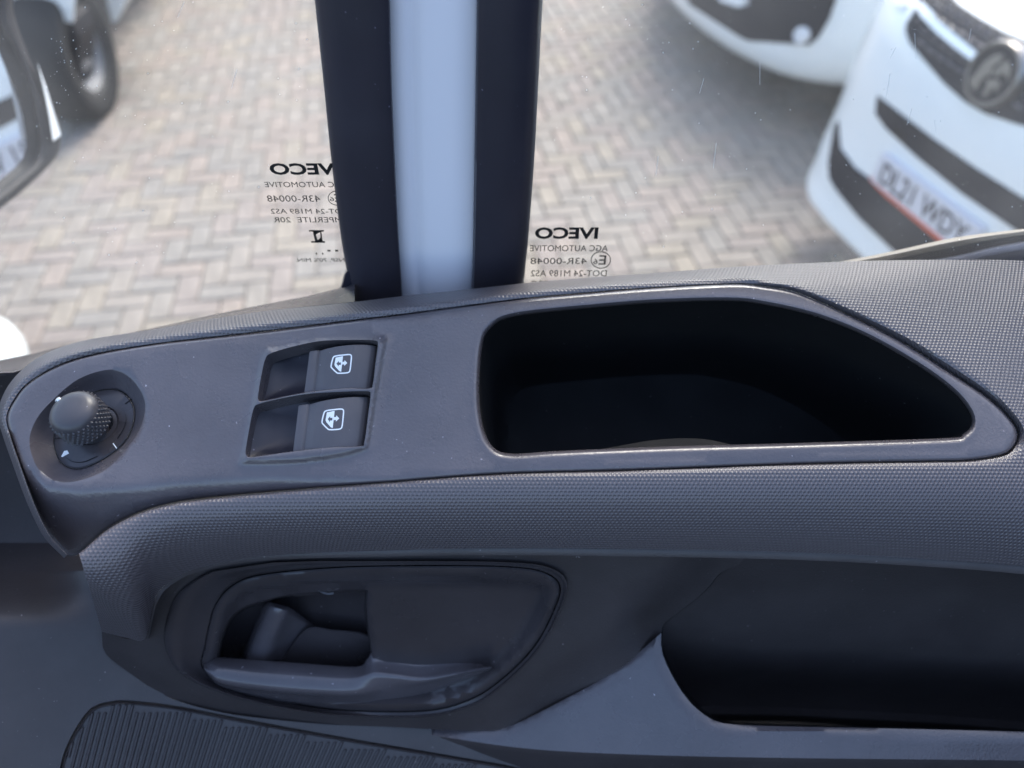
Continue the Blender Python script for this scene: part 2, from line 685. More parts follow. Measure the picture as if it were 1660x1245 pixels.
def build_skin():
    mb = MB()
    ts = [0, .008, .018, .03, .045, .065, .09, .14, .22, .30, .38, .46, .54, .62, .70, .78, .86, .93, 1.0]
    rows, uvs = [], []
    for t in ts:
        row, uvr = [], []
        for q in pr:
            ix, iy, ox, oy, he = q
            h0 = 0.0018
            if t == 0:
                h = -0.006
            else:
                up = sm((ix - 900) / 350) if iy < 700 else 1 - sm((iy - 700) / 35) if ix > 1590 else 0.0
                e = 2.0 - .8 * up
                h = h0 - 0.002 * (1 - min(1, t / .06)) ** 2 + (he - h0) * t ** e
                uw = 1.0 if iy < 700 else (1 - sm((iy - 700) / 35) if ix > 1590 else 0.0)
                wpx = math.hypot(ox - ix, oy - iy)
                h -= .0042 * uw * (1 - sm(t * wpx / 13.0))
            row.append(P(ix + (ox - ix) * t, iy + (oy - iy) * t, h))
        rows.append(row)
    # uv: run of length outward from the inner edge
    n = len(pr)
    base = [proj2(rows[1][i]) for i in range(n)]
    acc = [np.zeros(2) for _ in range(n)]
    allu = []
    prev = None
    for row in rows:
        ur = []
        for i in range(n):
            if prev is not None and prev is not rows[0]:
                d = proj2(row[i]) - proj2(prev[i])
                L = np.linalg.norm(row[i] - prev[i])
                nd = np.linalg.norm(d)
                acc[i] = acc[i] + (d / nd * L if nd > 1e-9 else 0)
            ur.append(base[i] + acc[i])
        allu += ur
        prev = row
    mb.grid(rows, uvs=allu)
    # the skin runs on to the rear end of the door
    ks = [i for i in range(n) if pr[i][2] > 1690]
    e0 = [rows[-1][i] for i in ks]
    u0 = [allu[(len(rows) - 1) * n + i] for i in ks]
    d = np.array([.55, 0, 0])
    mb.grid([e0, [q + d for q in e0]], uvs=u0 + [q + np.array([.55, 0]) for q in u0])
    mb.build('dimpled_armrest_skin', M['pad'], door, weld=0)


build_skin()

inner_open = pr[:, :2]                      # runs from the triangle's tip right round back to the tip
OUT = cr([tuple(p[:2]) for p in PAIRS], 560, closed=True)

CREASE = [(20, 745), (48, 772), (74, 793), (128, 800), (209, 794), (289, 786), (353, 781), (440, 777), (550, 781), (660, 787), (760, 792), (1700, 792)]


def h_panel(px, py):
    yc = np.interp(px, [c[0] for c in CREASE], [c[1] for c in CREASE])
    d = py - yc
    h = 0.0
    if d > -8:
        dd = d + 8
        h -= (math.sqrt(dd * dd + 100) - 10) * 0.00034
    return h


DISH = cr([(180, 599), (212, 612), (234, 645), (233, 680), (214, 716), (168, 764), (106, 783), (66, 765), (48, 722), (56, 685), (82, 652), (128, 614)], 96, True)
PLATE = cr([(183, 630), (206, 640), (219, 663), (216, 692), (200, 720), (167, 746), (128, 761), (100, 752), (87, 722), (91, 694), (112, 662), (148, 637)], 96, True)
BEZ = cr([(424, 568), (450, 559), (520, 545), (600, 542), (630, 546), (627, 580), (615, 650), (602, 725), (590, 735), (550, 746), (480, 755), (400, 757), (382, 752), (390, 728), (404, 655)], 150, True)
POCKET = cr([(776, 631), (781, 560), (795, 531), (834, 512), (962, 498), (1073, 489.5), (1183, 487), (1239, 493), (1322, 512), (1405, 545), (1488, 592),
             (1544, 633), (1571, 665), (1576, 688), (1562, 704), (1533, 711), (1294, 719), (1073, 725), (906, 732), (825, 736), (796, 722), (781, 686)], 260, True)
AP1 = cr([(419, 643), (424, 612), (431, 582), (441, 573), (478, 562), (518, 554), (560, 552), (606, 552.5), (612, 558), (608, 590), (604, 622), (598, 629), (556, 629), (489, 637), (428, 649.5), (420, 649)], 140, True)
AP2 = cr([(399, 731), (405, 695), (412, 663), (422, 655), (465, 645), (503, 639), (550, 636), (594, 635), (600, 640), (596, 675), (590, 717), (584, 723), (530, 725), (463, 733), (409, 740.5), (401, 739)], 140, True)


def bez_h(px, py):
    p = np.array([[px, py]])
    d = dist_poly(BEZ, p)[0]
    return 0.0034 * sm(d / 15.0) if inside(BEZ, p)[0] else 0.0


def build_panel():
    mb = MB()
    # rounded edge of the moulding
    e0, e1, e2 = offset(OUT, 1.0), offset(OUT, -1.2), offset(OUT, -3.5)
    e3 = offset(OUT, -6.5)
    hp = lambda p, dh: P(p[0], p[1], h_panel(p[0], p[1]) + dh)
    mb.grid([[hp(p, -.012) for p in e0], [hp(p, -.0022) for p in e1], [hp(p, -.0005) for p in e2], [hp(p, 0) for p in e3]], True)
    # pocket's rounded rim
    r0 = offset(POCKET, 13)
    rows = []
    for (o, h) in ((13, 0), (9, .0003), (5, .0001), (2, -.0012), (0, -.0035), (-1.0, -.0065)):
        rows.append([hp(p, h) for p in offset(POCKET, o)])
    mb.grid(rows, True)
    # dish round the mirror knob
    dl = []
    for t in (0, .08, .18, .3, .45, .6, .75, .88, 1.0):
        ring = DISH * (1 - t) + PLATE * t
        dl.append([P(p[0], p[1], h_panel(DISH[i][0], DISH[i][1]) * (1 - t) - .0105 * (t ** 1.15) - .0012 * math.sin(math.pi * t)) for i, p in enumerate(ring)])
    mb.grid(dl, True)
    ring = offset(PLATE, -1.5)
    mb.grid([dl[-1], [P(p[0], p[1], -.0150) for p in ring]], True)
    # raised switch surround with two apertures
    a1, a2 = offset(AP1, 2.0), offset(AP2, 2.0)
    mb.fill(BEZ, [a1, a2], lambda x, y: P(x, y, h_panel(x, y) + bez_h(x, y)), step=4.5, margin=2.2)
    for ap in (AP1, AP2):
        o1 = offset(ap, 2.0)
        rows = [[P(p[0], p[1], h_panel(p[0], p[1]) + bez_h(p[0], p[1])) for p in o1],
                [P(p[0], p[1], h_panel(p[0], p[1]) + bez_h(p[0], p[1]) - .0002) for p in offset(ap, .9)]]
        last = [P(p[0], p[1], bez_h(p[0], p[1]) - .0012) for p in ap]
        rows.append(last)
        rows.append([q - NP * 0.012 for q in last])
        mb.grid(rows, True)
    mb.fill(e3, [r0, DISH, BEZ], lambda x, y: P(x, y, h_panel(x, y)), step=11, margin=5)
    mb.build('switch_panel', M['panel'], door, sharp=55)


build_panel()


def build_tray():
    mb = MB()
    base = [P(p[0], p[1], -.0065) for p in offset(POCKET, -1.0)]
    cen = sum(base) / len(base)
    rows = [base]
    for (dep, sc) in ((.012, .992), (.04, .972), (.075, .95), (.098, .93), (.106, .88), (.108, .8)):
        rows.append([cen + (q - cen) * sc - NP * dep for q in base])
    mb.grid(rows, True)
    o = len(mb.v)
    mb.add(rows[-1] + [cen - NP * .1085], [(i, (i + 1) % len(base), len(base)) for i in range(len(base))])
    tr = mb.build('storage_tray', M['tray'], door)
    tr['label'] = 'deep black open tray in the door top'
    # cup rest standing against the near wall
    mb = MB()
    arc = cr([(955, 731.5), (1000, 723.5), (1055, 714), (1108, 710.5), (1150, 713), (1190, 722)], 40)
    top = [P(p[0], p[1], -.016) for p in arc]
    low = [P(p[0], 737, -.009) for p in arc]
    mb.grid([[q - NP * .03 for q in top], top, low])
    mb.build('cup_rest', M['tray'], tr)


build_tray()


# ---- mirror adjuster
def build_knob():
    mb = MB()
    pl = offset(PLATE, -2.2)
    mb.grid([[P(p[0], p[1], -.0135) for p in pl], [P(p[0], p[1], -.0105) for p in pl], [P(p[0], p[1], -.0101) for p in offset(PLATE, -4)]], True)
    hole = offset(cr([(150, 655), (185, 664), (192, 690), (172, 715), (140, 722), (115, 712), (112, 690), (125, 665)], 60, True), 0)
    mb.fill(offset(PLATE, -4), [hole], lambda x, y: P(x, y, -.0101), step=0)
    mb.grid([[P(p[0], p[1], -.0101) for p in hole], [P(p[0], p[1], -.0112) for p in offset(hole, -3)], [P(p[0], p[1], -.0108) for p in offset(hole, -9)], [P(p[0], p[1], -.016) for p in offset(hole, -13)]], True)
    mb.fill(offset(hole, -13), [], lambda x, y: P(x, y, -.016))
    kn = mb.build('mirror_adjuster', M['smooth'], door, sharp=35)
    # rotating knob: a lathe about a slightly tipped axis
    base = P(158, 702, -.013)
    tip = P(110, 660, .0150)
    ax = Vector(tip - base).normalized()
    H = float(np.linalg.norm(tip - base))
    e1 = ax.orthogonal().normalized()
    e2 = ax.cross(e1)
    rad = 0.0131

    def pt(r, a, z):
        return np.array(Vector(base) + ax * z + (e1 * math.cos(a) + e2 * math.sin(a)) * r)
    prof = [(.0065, 0), (.0066, H * .22), (.0095, H * .30), (rad * .93, H * .34), (rad * .985, H * .38), (rad, H * .45), (rad * .99, H * .78), (rad * .965, H * .82),
            (rad * .93, H * .86), (rad * .84, H * .915), (rad * .68, H * .955), (rad * .46, H * .982), (rad * .22, H * .997), (0.0001, H)]
    mb = MB()
    n = 56
    mb.grid([[pt(r, 2 * math.pi * i / n, z) for i in range(n)] for (r, z) in prof], True)
    mb.build('knob_cap', M['knob'], kn, sharp=60, recalc=True)
    # knurl studs
    mb = MB()
    nn = 31
    for j in range(6):
        for i in range(nn):
            a = 2 * math.pi * (i + (j % 2) * .5) / nn
            z = H * (.41 + .073 * j)
            rr = rad * (.997 if j < 5 else .985)
            q = .00100
            o = [pt(rr - .0002, a - q / rr, z), pt(rr - .0002, a, z - q), pt(rr - .0002, a + q / rr, z), pt(rr - .0002, a, z + q)]
            m_ = .5
            o2 = [pt(rr + .0009, a - q * m_ / rr, z), pt(rr + .0009, a, z - q * m_), pt(rr + .0009, a + q * m_ / rr, z), pt(rr + .0009, a, z + q * m_)]
            mb.add(o + o2, [(4, 5, 6, 7), (0, 1, 5, 4), (1, 2, 6, 5), (2, 3, 7, 6), (3, 0, 4, 7)])
    mb.build('knurling', M['knob'], kn, weld=0, sharp=80, recalc=True)
    # silver dot on the cap
    best = None
    for i in range(180):
        a = 2 * math.pi * i / 180
        p = pt(rad * .86, a, H * .905)
        v = p - CAM
        d = v[1] * _c - v[2] * _s
        px, py = 830 + FPX * v[0] / d, 622.5 - FPX * (v[1] * _s + v[2] * _c) / d
        e = (px - 94) ** 2 + (py - 648) ** 2
        if best is None or e < best[0]:
            best = (e, a, p)
    a, p = best[1], best[2]
    nrm = (np.array(ax) * .8 + (np.array(e1) * math.cos(a) + np.array(e2) * math.sin(a)) * .6)
    nrm /= np.linalg.norm(nrm)
    t1 = np.cross(nrm, np.array(ax)); t1 /= np.linalg.norm(t1)
    t2 = np.cross(nrm, t1)
    mb = MB()
    mb.grid([[p + nrm * hh + (t1 * math.cos(b) * .9 + t2 * math.sin(b) * 1.25) * rr for b in np.linspace(0, 2 * math.pi, 20, False)] for (rr, hh) in ((.0019, -.0006), (.0018, .0005), (.001, .0009), (.00005, .001))], True)
    mb.build('position_dot', M['silver'], kn, recalc=True)
    # pointer arrow, index ticks
    mb = MB()
    mb.fill(np.array([(99, 740), (104, 731), (109, 730), (112, 735), (101, 741)]), [], lambda x, y: P(x, y, -.0098))
    mb.build('pointer_arrow', M['ink'], kn, False)
    for nm, q, mt in (('index_tick', [(182.5, 719), (184, 718.2), (190, 726.5), (188.5, 727.5)], 'ink'),
                      ('index_tick', [(203, 655), (202.3, 654), (214.5, 646), (215, 647)], 'gap'),
                      ('index_tick', [(88, 711.8), (88, 710.8), (101, 709), (101, 710.2)], 'gap')):
        mb = MB()
        mb.fill(np.array(q), [], lambda x, y: P(x, y, -.0098))
        mb.build(nm, M[mt], kn, False)
    for arc in ([(198, 661), (204, 676), (201, 692), (190, 711)], [(106, 741), (118, 748), (136, 748), (158, 739)]):
        mb = MB()
        c = cr(arc, 20)
        mb.grid([[P(p[0], p[1], -.0098) for p in c], [P(p[0] + .6, p[1] + .9, -.0098) for p in c]])
        mb.build('index_arc', M['gap'], kn, False)


build_knob()


# ---- window switches
def build_switch(TL, TR, BR, BL, ap, iconbox, label):
    TL, TR, BR, BL = [np.array(q, float) for q in (TL, TR, BR, BL)]
    U = [0, .02, .06, .10, .14, .17, .22, .30, .40, .50, .60, .70, .80, .88, .94, .975, 1.0]
    Hs = [-.0060, .0003, .0006, .0007, .0006, -.0003, .0004, .0016, .0024, .0027, .0026, .0021, .0011, -.0002, -.0014, -.0024, -.0042]

    def S(u, v, dh=0.0):
        a = TL + (TR - TL) * u
        b = BL + (BR - BL) * u
        q = a + (b - a) * v
        return P(q[0], q[1], 0) + NP * (float(np.interp(u, U, Hs)) + dh)
    mb = MB()
    uu = sorted(set(U + list(np.linspace(0, 1, 40))))
    rows = []
    for (v, dh) in ((-.02, -.012), (-.02, -.0006), (-.006, -.0001), (.01, 0), (.5, 0), (.99, 0), (1.006, -.0001), (1.02, -.0006), (1.02, -.012)):
        rows.append([S(u, v, dh) for u in uu])
    mb.grid(rows)
    for col in (0, -1):
        mb.add([rows[1][col], rows[-2][col], rows[-1][col], rows[0][col]], [(0, 1, 2, 3)])
    sw = mb.build('window_switch', M['key'], door, sharp=35)
    sw['label'] = label
    # scooped well left of the key, inside the aperture
    mb = MB()
    inn = offset(ap, 1.0)
    c0 = inn.mean(0)
    rows = []
    for (t, h) in ((1.0, -.0105), (.85, -.0125), (.6, -.014), (.3, -.0145), (.02, -.0145)):
        rows.append([P(c0[0] + (p[0] - c0[0]) * t, c0[1] + (p[1] - c0[1]) * t, h + (.006 * sm((460 - (c0[0] + (p[0] - c0[0]) * t)) / 60))) for p in inn])
    mb.grid(rows, True)
    mb.build('finger_well', M['rubber'], sw)
    # printed window symbol
    ix0, iy0, ix1, iy1 = iconbox
    pts = lambda L: np.array([((x - 222) / 220 * (ix1 - ix0) + ix0, (y - 210) / 202 * (iy1 - iy0) + iy0) for (x, y) in L], float)

    def onkey(x, y):
        # invert the key's bilinear map
        u, v = .5, .5
        for _ in range(12):
            q = P
            base = S(u, v, .00008)
            w_ = base - CAM
            d = w_[1] * _c - w_[2] * _s
            fx, fy = 830 + FPX * w_[0] / d, 622.5 - FPX * (w_[1] * _s + w_[2] * _c) / d
            u += (x - fx) / (TR[0] - TL[0])
            v += (y - fy) / (BL[1] - TL[1])
        return S(u, v, .00008)
    outer = cr(list(pts([(238, 262), (252, 234), (290, 222), (350, 215), (405, 210), (432, 215), (442, 238), (437, 300), (428, 372), (414, 400), (375, 410), (300, 412), (276, 400), (240, 366), (223, 345), (224, 318)])), 70, True)
    ringin = offset(outer, -2.1)
    mb = MB()
    mb.grid([[onkey(*p) for p in outer], [onkey(*p) for p in ringin]], True)
    fill = pts([(275, 248), (350, 232), (331, 392), (312, 384), (270, 338), (262, 318)])
    arrow = pts([(283, 308), (306, 282), (308, 298), (329, 296), (327, 322), (306, 322), (304, 338)])
    mb.fill(dense_poly(fill, 4), [dense_poly(arrow, 3)], onkey)
    arrow2 = pts([(344, 290), (364, 290), (366, 274), (394, 302), (362, 332), (362, 316), (341, 318)])
    mb.fill(dense_poly(arrow2, 4), [], onkey)
    mb.build('window_symbol', M['ink'], sw, False, weld=0)


build_switch((500, 571), (608.5, 558), (599.5, 631), (491, 640), AP1, (535.7, 573.7, 570.7, 606), 'window switch nearer the glass')
build_switch((482, 659), (596.5, 642), (586, 724), (473, 733), AP2, (521, 662, 558, 697.5), 'window switch nearer the cab')


# ================================================================== LOWER DOOR
def H0(px, py):
    return -.060 - (py - 905) * 4.0e-4


LEDGE_IN = [(2700, 938), (2250, 937), (1830, 934), (1660, 918), (1540, 909), (1300, 896), (1017, 890), (810, 889), (635, 892), (440, 901), (330, 919), (282, 938), (252, 968), (236, 1034)]
LEDGE_OUT = [(2700, 951), (2250, 950), (1830, 947), (1660, 931), (1540, 921), (1300, 908), (1017, 902), (810, 900), (635, 902), (440, 908), (334, 924), (287, 942), (257, 972), (241, 1036)]
CREST = [(165, 1024), (170, 1058), (206, 1088), (270, 1129), (350, 1153), (430, 1165), (541, 1175), (626, 1178), (700, 1182), (790, 1184), (830, 1176), (909, 1137), (1000, 1086), (1072, 1026)]
PKEDGE = [(1072, 1026), (1073, 1057), (1090, 1096), (1115, 1134), (1149, 1163), (1197, 1175), (1400, 1180), (1573, 1184), (1900, 1192), (2300, 1196), (2700, 1198)]
HBEZ = cr([(411, 906), (547, 909), (700, 909), (824, 911), (890, 919), (920, 945), (904, 1001), (870, 1058), (819, 1109), (768, 1144), (683, 1163), (541, 1160),
           (428, 1143), (332, 1114), (287, 1086), (267, 1046), (269, 1007), (286, 966), (322, 936), (365, 917)], 150, True)
HBEZ[:, 1] = np.maximum(HBEZ[:, 1], np.interp(HBEZ[:, 0], [p[0] for p in LEDGE_OUT[::-1]], [p[1] for p in LEDGE_OUT[::-1]]) + 3)
INS = cr([(326, 1078), (331, 1050), (337, 1018), (349, 979), (377, 948), (424, 931), (547, 919), (700, 916), (824, 918), (882, 927), (909, 950), (898, 992), (866, 1050), (813, 1103),
          (758, 1137), (683, 1154), (541, 1151), (428, 1131), (350, 1103)], 150, True)


_k = int(np.argmin([np.sum((np.roll(INS, -k, 0) - HBEZ) ** 2) for k in range(150)]))
INS = np.roll(INS, -_k, 0)


def crest_y(px):
    return float(np.interp(px, [c[0] for c in CREST], [c[1] for c in CREST]))


def hS4(px, py):
    """surface below the crest at the lower left, leaning up to the light"""
    bx = -1.5e-4 * min(0.0, px - 270) * (1 if px > 60 else 1) - 5e-5 * max(0.0, px - 270)
    return -.152 + bx - 1.0e-4 * (py - 1129) - .075 * sm((1015 - py) / 170) * sm((190 - px) / 130)


def build_lower():
    lo = cr(LEDGE_OUT, 240)
    li = cr([(a[0], a[1]) for a in LEDGE_IN], 240)
    # ledge under the skin
    mb = MB()
    hin = lambda x: float(np.interp(x, [165, 236, 252, 282, 330, 440, 635, 1900], [-.072, -.072, -.054, -.046, -.040, -.035, -.033, -.0325]))
    r0 = [P(p[0], p[1], hin(p[0]) - .0012) for p in li]
    r1 = [P(p[0] * .5 + q[0] * .5, p[1] * .5 + q[1] * .5, hin(p[0]) - .0018) for p, q in zip(li, lo)]
    r2 = [P(p[0], p[1], hin(p[0]) - .0035) for p in lo]
    r3 = [P(p[0], p[1] - 1, min(hin(p[0]) - .0045, H0(p[0], p[1]) + .002)) for p in lo]
    r4 = [P(p[0], p[1] - 3, min(hin(p[0]) - .007, H0(p[0], p[1]) - .006)) for p in lo]
    mb.grid([r0, r1, r2, r3, r4])
    mb.build('armrest_edge', M['lower'], door)

    # S1: field round the handle
    pocket_left = [(1072, 1026), (1078, 1010), (1110, 985), (1144, 957), (1168, 929), (1197, 916)]
    loS = [tuple(p) for p in lo if p[0] < 1215][::1]
    poly = dense_poly(cr(CREST, 80).tolist() + cr(pocket_left, 24).tolist()[1:] + [(p[0], p[1] - 2) for p in loS] + [(205, 1036), (165, 1024)], 14)

    def h1(px, py):
        h = H0(px, py)
        # rolls over towards the crest and towards the map pocket
        cd = crest_y(px) - py
        if px > 790:
            d = dist_poly(np.array(CREST), np.array([[px, py]]), False)[0]
            h -= .010 * (1 - sm(d / 60)) * sm((px - 790) / 120)
        else:
            h -= .003 * (1 - sm(cd / 25))
        if px > 1000:
            d2 = dist_poly(np.array(pocket_left), np.array([[px, py]]), False)[0]
            h -= .022 * (1 - sm(d2 / 95)) ** 1.5
        return h
    mb = MB()
    mb.fill(poly, [HBEZ], lambda x, y: P(x, y, h1(x, y)), step=12, margin=6)
    mb.build('handle_surround', M['lower'], door)

    # S2: lit lip of the map pocket, S3: the band under it
    BOT = [(604, 1180), (700, 1192), (860, 1214), (1053, 1224), (1300, 1229), (1660, 1233), (1900, 1240), (2300, 1244), (2700, 1246)]
    up = [(600, 1177)] + [c for c in CREST if c[0] >= 626]
    poly2 = cr(up, 50).tolist() + cr(PKEDGE, 100).tolist()[1:] + cr(BOT, 90).tolist()[::-1]
    upline = np.array(cr(up, 50).tolist() + cr(PKEDGE, 100).tolist()[1:])

    def h2(px, py):
        d = dist_poly(upline, np.array([[px, py]]), False)[0]
        v = -.173 + 1.15e-4 * (min(px, 1120) - 790) - 7e-5 * (py - 1184)
        v = max(v, -.179 - .004 * sm((px - 740) / 120)) - .0025 * (1 - sm(d / 9))
        k = sm((px - 610) / 150)
        return v * k + (hS4(px, py) - .004) * (1 - k)
    mb = MB()
    mb.fill(dense_poly(poly2, 14), [], lambda x, y: P(x, y, h2(x, y)), step=11, margin=5)
    mb.build('map_pocket_lip', M['panel'], door)
    b2 = cr(BOT, 100)
    mb = MB()
    rows = []
    for (dy, dh) in ((0, 0), (3, -.0012), (8, -.004), (30, -.022), (90, -.066), (240, -.17)):
        rows.append([P(p[0], p[1] + dy, h2(p[0], p[1]) + dh) for p in b2])
    mb.grid(rows)
    mb.build('lower_kick_panel', M['lower'], door)

    # map pocket: back wall, floor with a raised bead, end wall
    edge = cr(pocket_left[::-1] + PKEDGE[1:], 190)            # left boundary, top to bottom
    mb = MB()
    topc = [tuple(p) for p in lo if p[0] > 1195][::-1]        # left to right
    wall = []
    xs = np.linspace(1040, 2700, 90)
    ledge_y = lambda x: float(np.interp(x, [p[0] for p in LEDGE_OUT[::-1]], [p[1] for p in LEDGE_OUT[::-1]]))
    profile = [(-8, -.075), (10, -.092), (60, -.120), (110, -.146), (150, -.175), (185, -.215), (215, -.25), (240, -.266), (246, -.262), (252, -.258), (258, -.264), (266, -.282), (290, -.31), (330, -.33)]
    for (dy, h) in profile:
        wall.append([P(x, ledge_y(x) + dy, h) for x in xs])
    mb.grid(wall)
    mp = mb.build('map_pocket', M['lower'], door)
    mp['label'] = 'dark open map pocket low in the door'
    mb = MB()
    hh = lambda p: (h1(p[0], p[1]) if p[1] < 1026 else h2(p[0], p[1]))
    first = [P(p[0], p[1], hh(p)) for p in edge]
    mb.grid([first, [P(p[0] + 1.5, p[1] - .6, hh(p) - .003) for p in edge], [P(p[0] + 4, p[1] - 2, hh(p) - .05) for p in edge], [P(p[0] + 6, p[1] - 3, hh(p) - .14) for p in edge]])
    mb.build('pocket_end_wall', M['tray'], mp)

    # S4: lower left surface with the loudspeaker grille
    GR = [(92, 1300), (99, 1245), (108, 1214), (127, 1177), (150, 1148), (178, 1139), (206, 1137), (286, 1146), (400, 1168), (570, 1199), (740, 1228), (860, 1251), (1000, 1300)]
    grl = dense_poly(cr(GR, 70).tolist() + [(1000, 1330), (92, 1330)], 16)
    top4 = [(-520, 925), (-300, 925), (-90, 925), (60, 925), (150, 925), (245, 925), (245, 1075)] + [tuple(c) for c in cr([(250, 1100), (270, 1129), (350, 1153), (430, 1165), (541, 1175), (626, 1178), (700, 1182)], 40)] + \
           [(700, 1192), (860, 1214), (1053, 1224), (1090, 1330)]
    poly4 = dense_poly(top4 + [(1090, 1420), (-520, 1420)], 18)
    mb = MB()
    mb.fill(poly4, [offset(grl, 2)], lambda x, y: P(x, y, hS4(x, y)), step=15, margin=7)
    rows = [[P(p[0], p[1], hS4(p[0], p[1])) for p in offset(grl, 2)], [P(p[0], p[1], hS4(p[0], p[1]) - .001) for p in offset(grl, .5)], [P(p[0], p[1], hS4(p[0], p[1]) - .004) for p in grl]]
    mb.grid(rows, True)
    mb.build('lower_trim', M['lower'], door)
    mb = MB()
    g2 = offset(grl, -1.5)
    mb.grid([[P(p[0], p[1], hS4(p[0], p[1]) - .005) for p in grl], [P(p[0], p[1], hS4(p[0], p[1]) - .0005) for p in g2], [P(p[0], p[1], hS4(p[0], p[1]) + .0004) for p in offset(grl, -3.5)], [P(p[0], p[1], hS4(p[0], p[1]) - .0012) for p in offset(grl, -5)]], True)
    mb.fill(offset(grl, -5), [], lambda x, y: P(x, y, hS4(x, y) - .0012), step=16, margin=6)
    sg = mb.build('speaker_grille', M['lower'], door)
    topx, topy = np.array([p[0] for p in cr(GR, 200)]), np.array([p[1] for p in cr(GR, 200)])
    x = 112.0
    while x < 930:
        # rib foot at the bottom of the frame, running up and to the right
        y_b = 1300.0
        x_b = x - 20
        lean = .26 + .35 * sm((x - 150) / 700)
        # walk up until it leaves the grille
        pts = []
        y = y_b
        while y > 1120:
            xx = x_b + (y_b - y) * lean
            yt = float(np.interp(xx, topx[topx > 100], topy[topx > 100]))
            if y < yt + 6 or xx > 985:
                break
            if xx > 108 and (y > 1150 or xx > 140):
                pts.append((xx, y))
            y -= 12
        if len(pts) >= 2:
            mb = MB()
            rows = []
            for (dx, dh) in ((-3.4, -.0016), (-1.6, .0003), (1.2, .0003), (3.2, -.0016)):
                rows.append([P(p[0] + dx, p[1], hS4(p[0], p[1]) + dh) for p in pts])
            mb.grid(rows)
            mb.build('grille_rib', M['lower'], sg, weld=0)
        x += 10.2

    # front end of the door, falling away into the dark
    mb = MB()
    rows = []
    xs = [-520, -320, -200, -120, -60, -20, 10, 40, 70, 100, 130, 165, 205]
    for (py, hoff) in ((600, -.10), (700, -.135), (800, -.155), (880, -.16), (927, 0)):
        rows.append([P(x_, py, hoff if hoff else hS4(x_, py)) for x_ in xs])
    mb.grid(rows)
    mb.build('door_front_end', M['lower'], door)


build_lower()


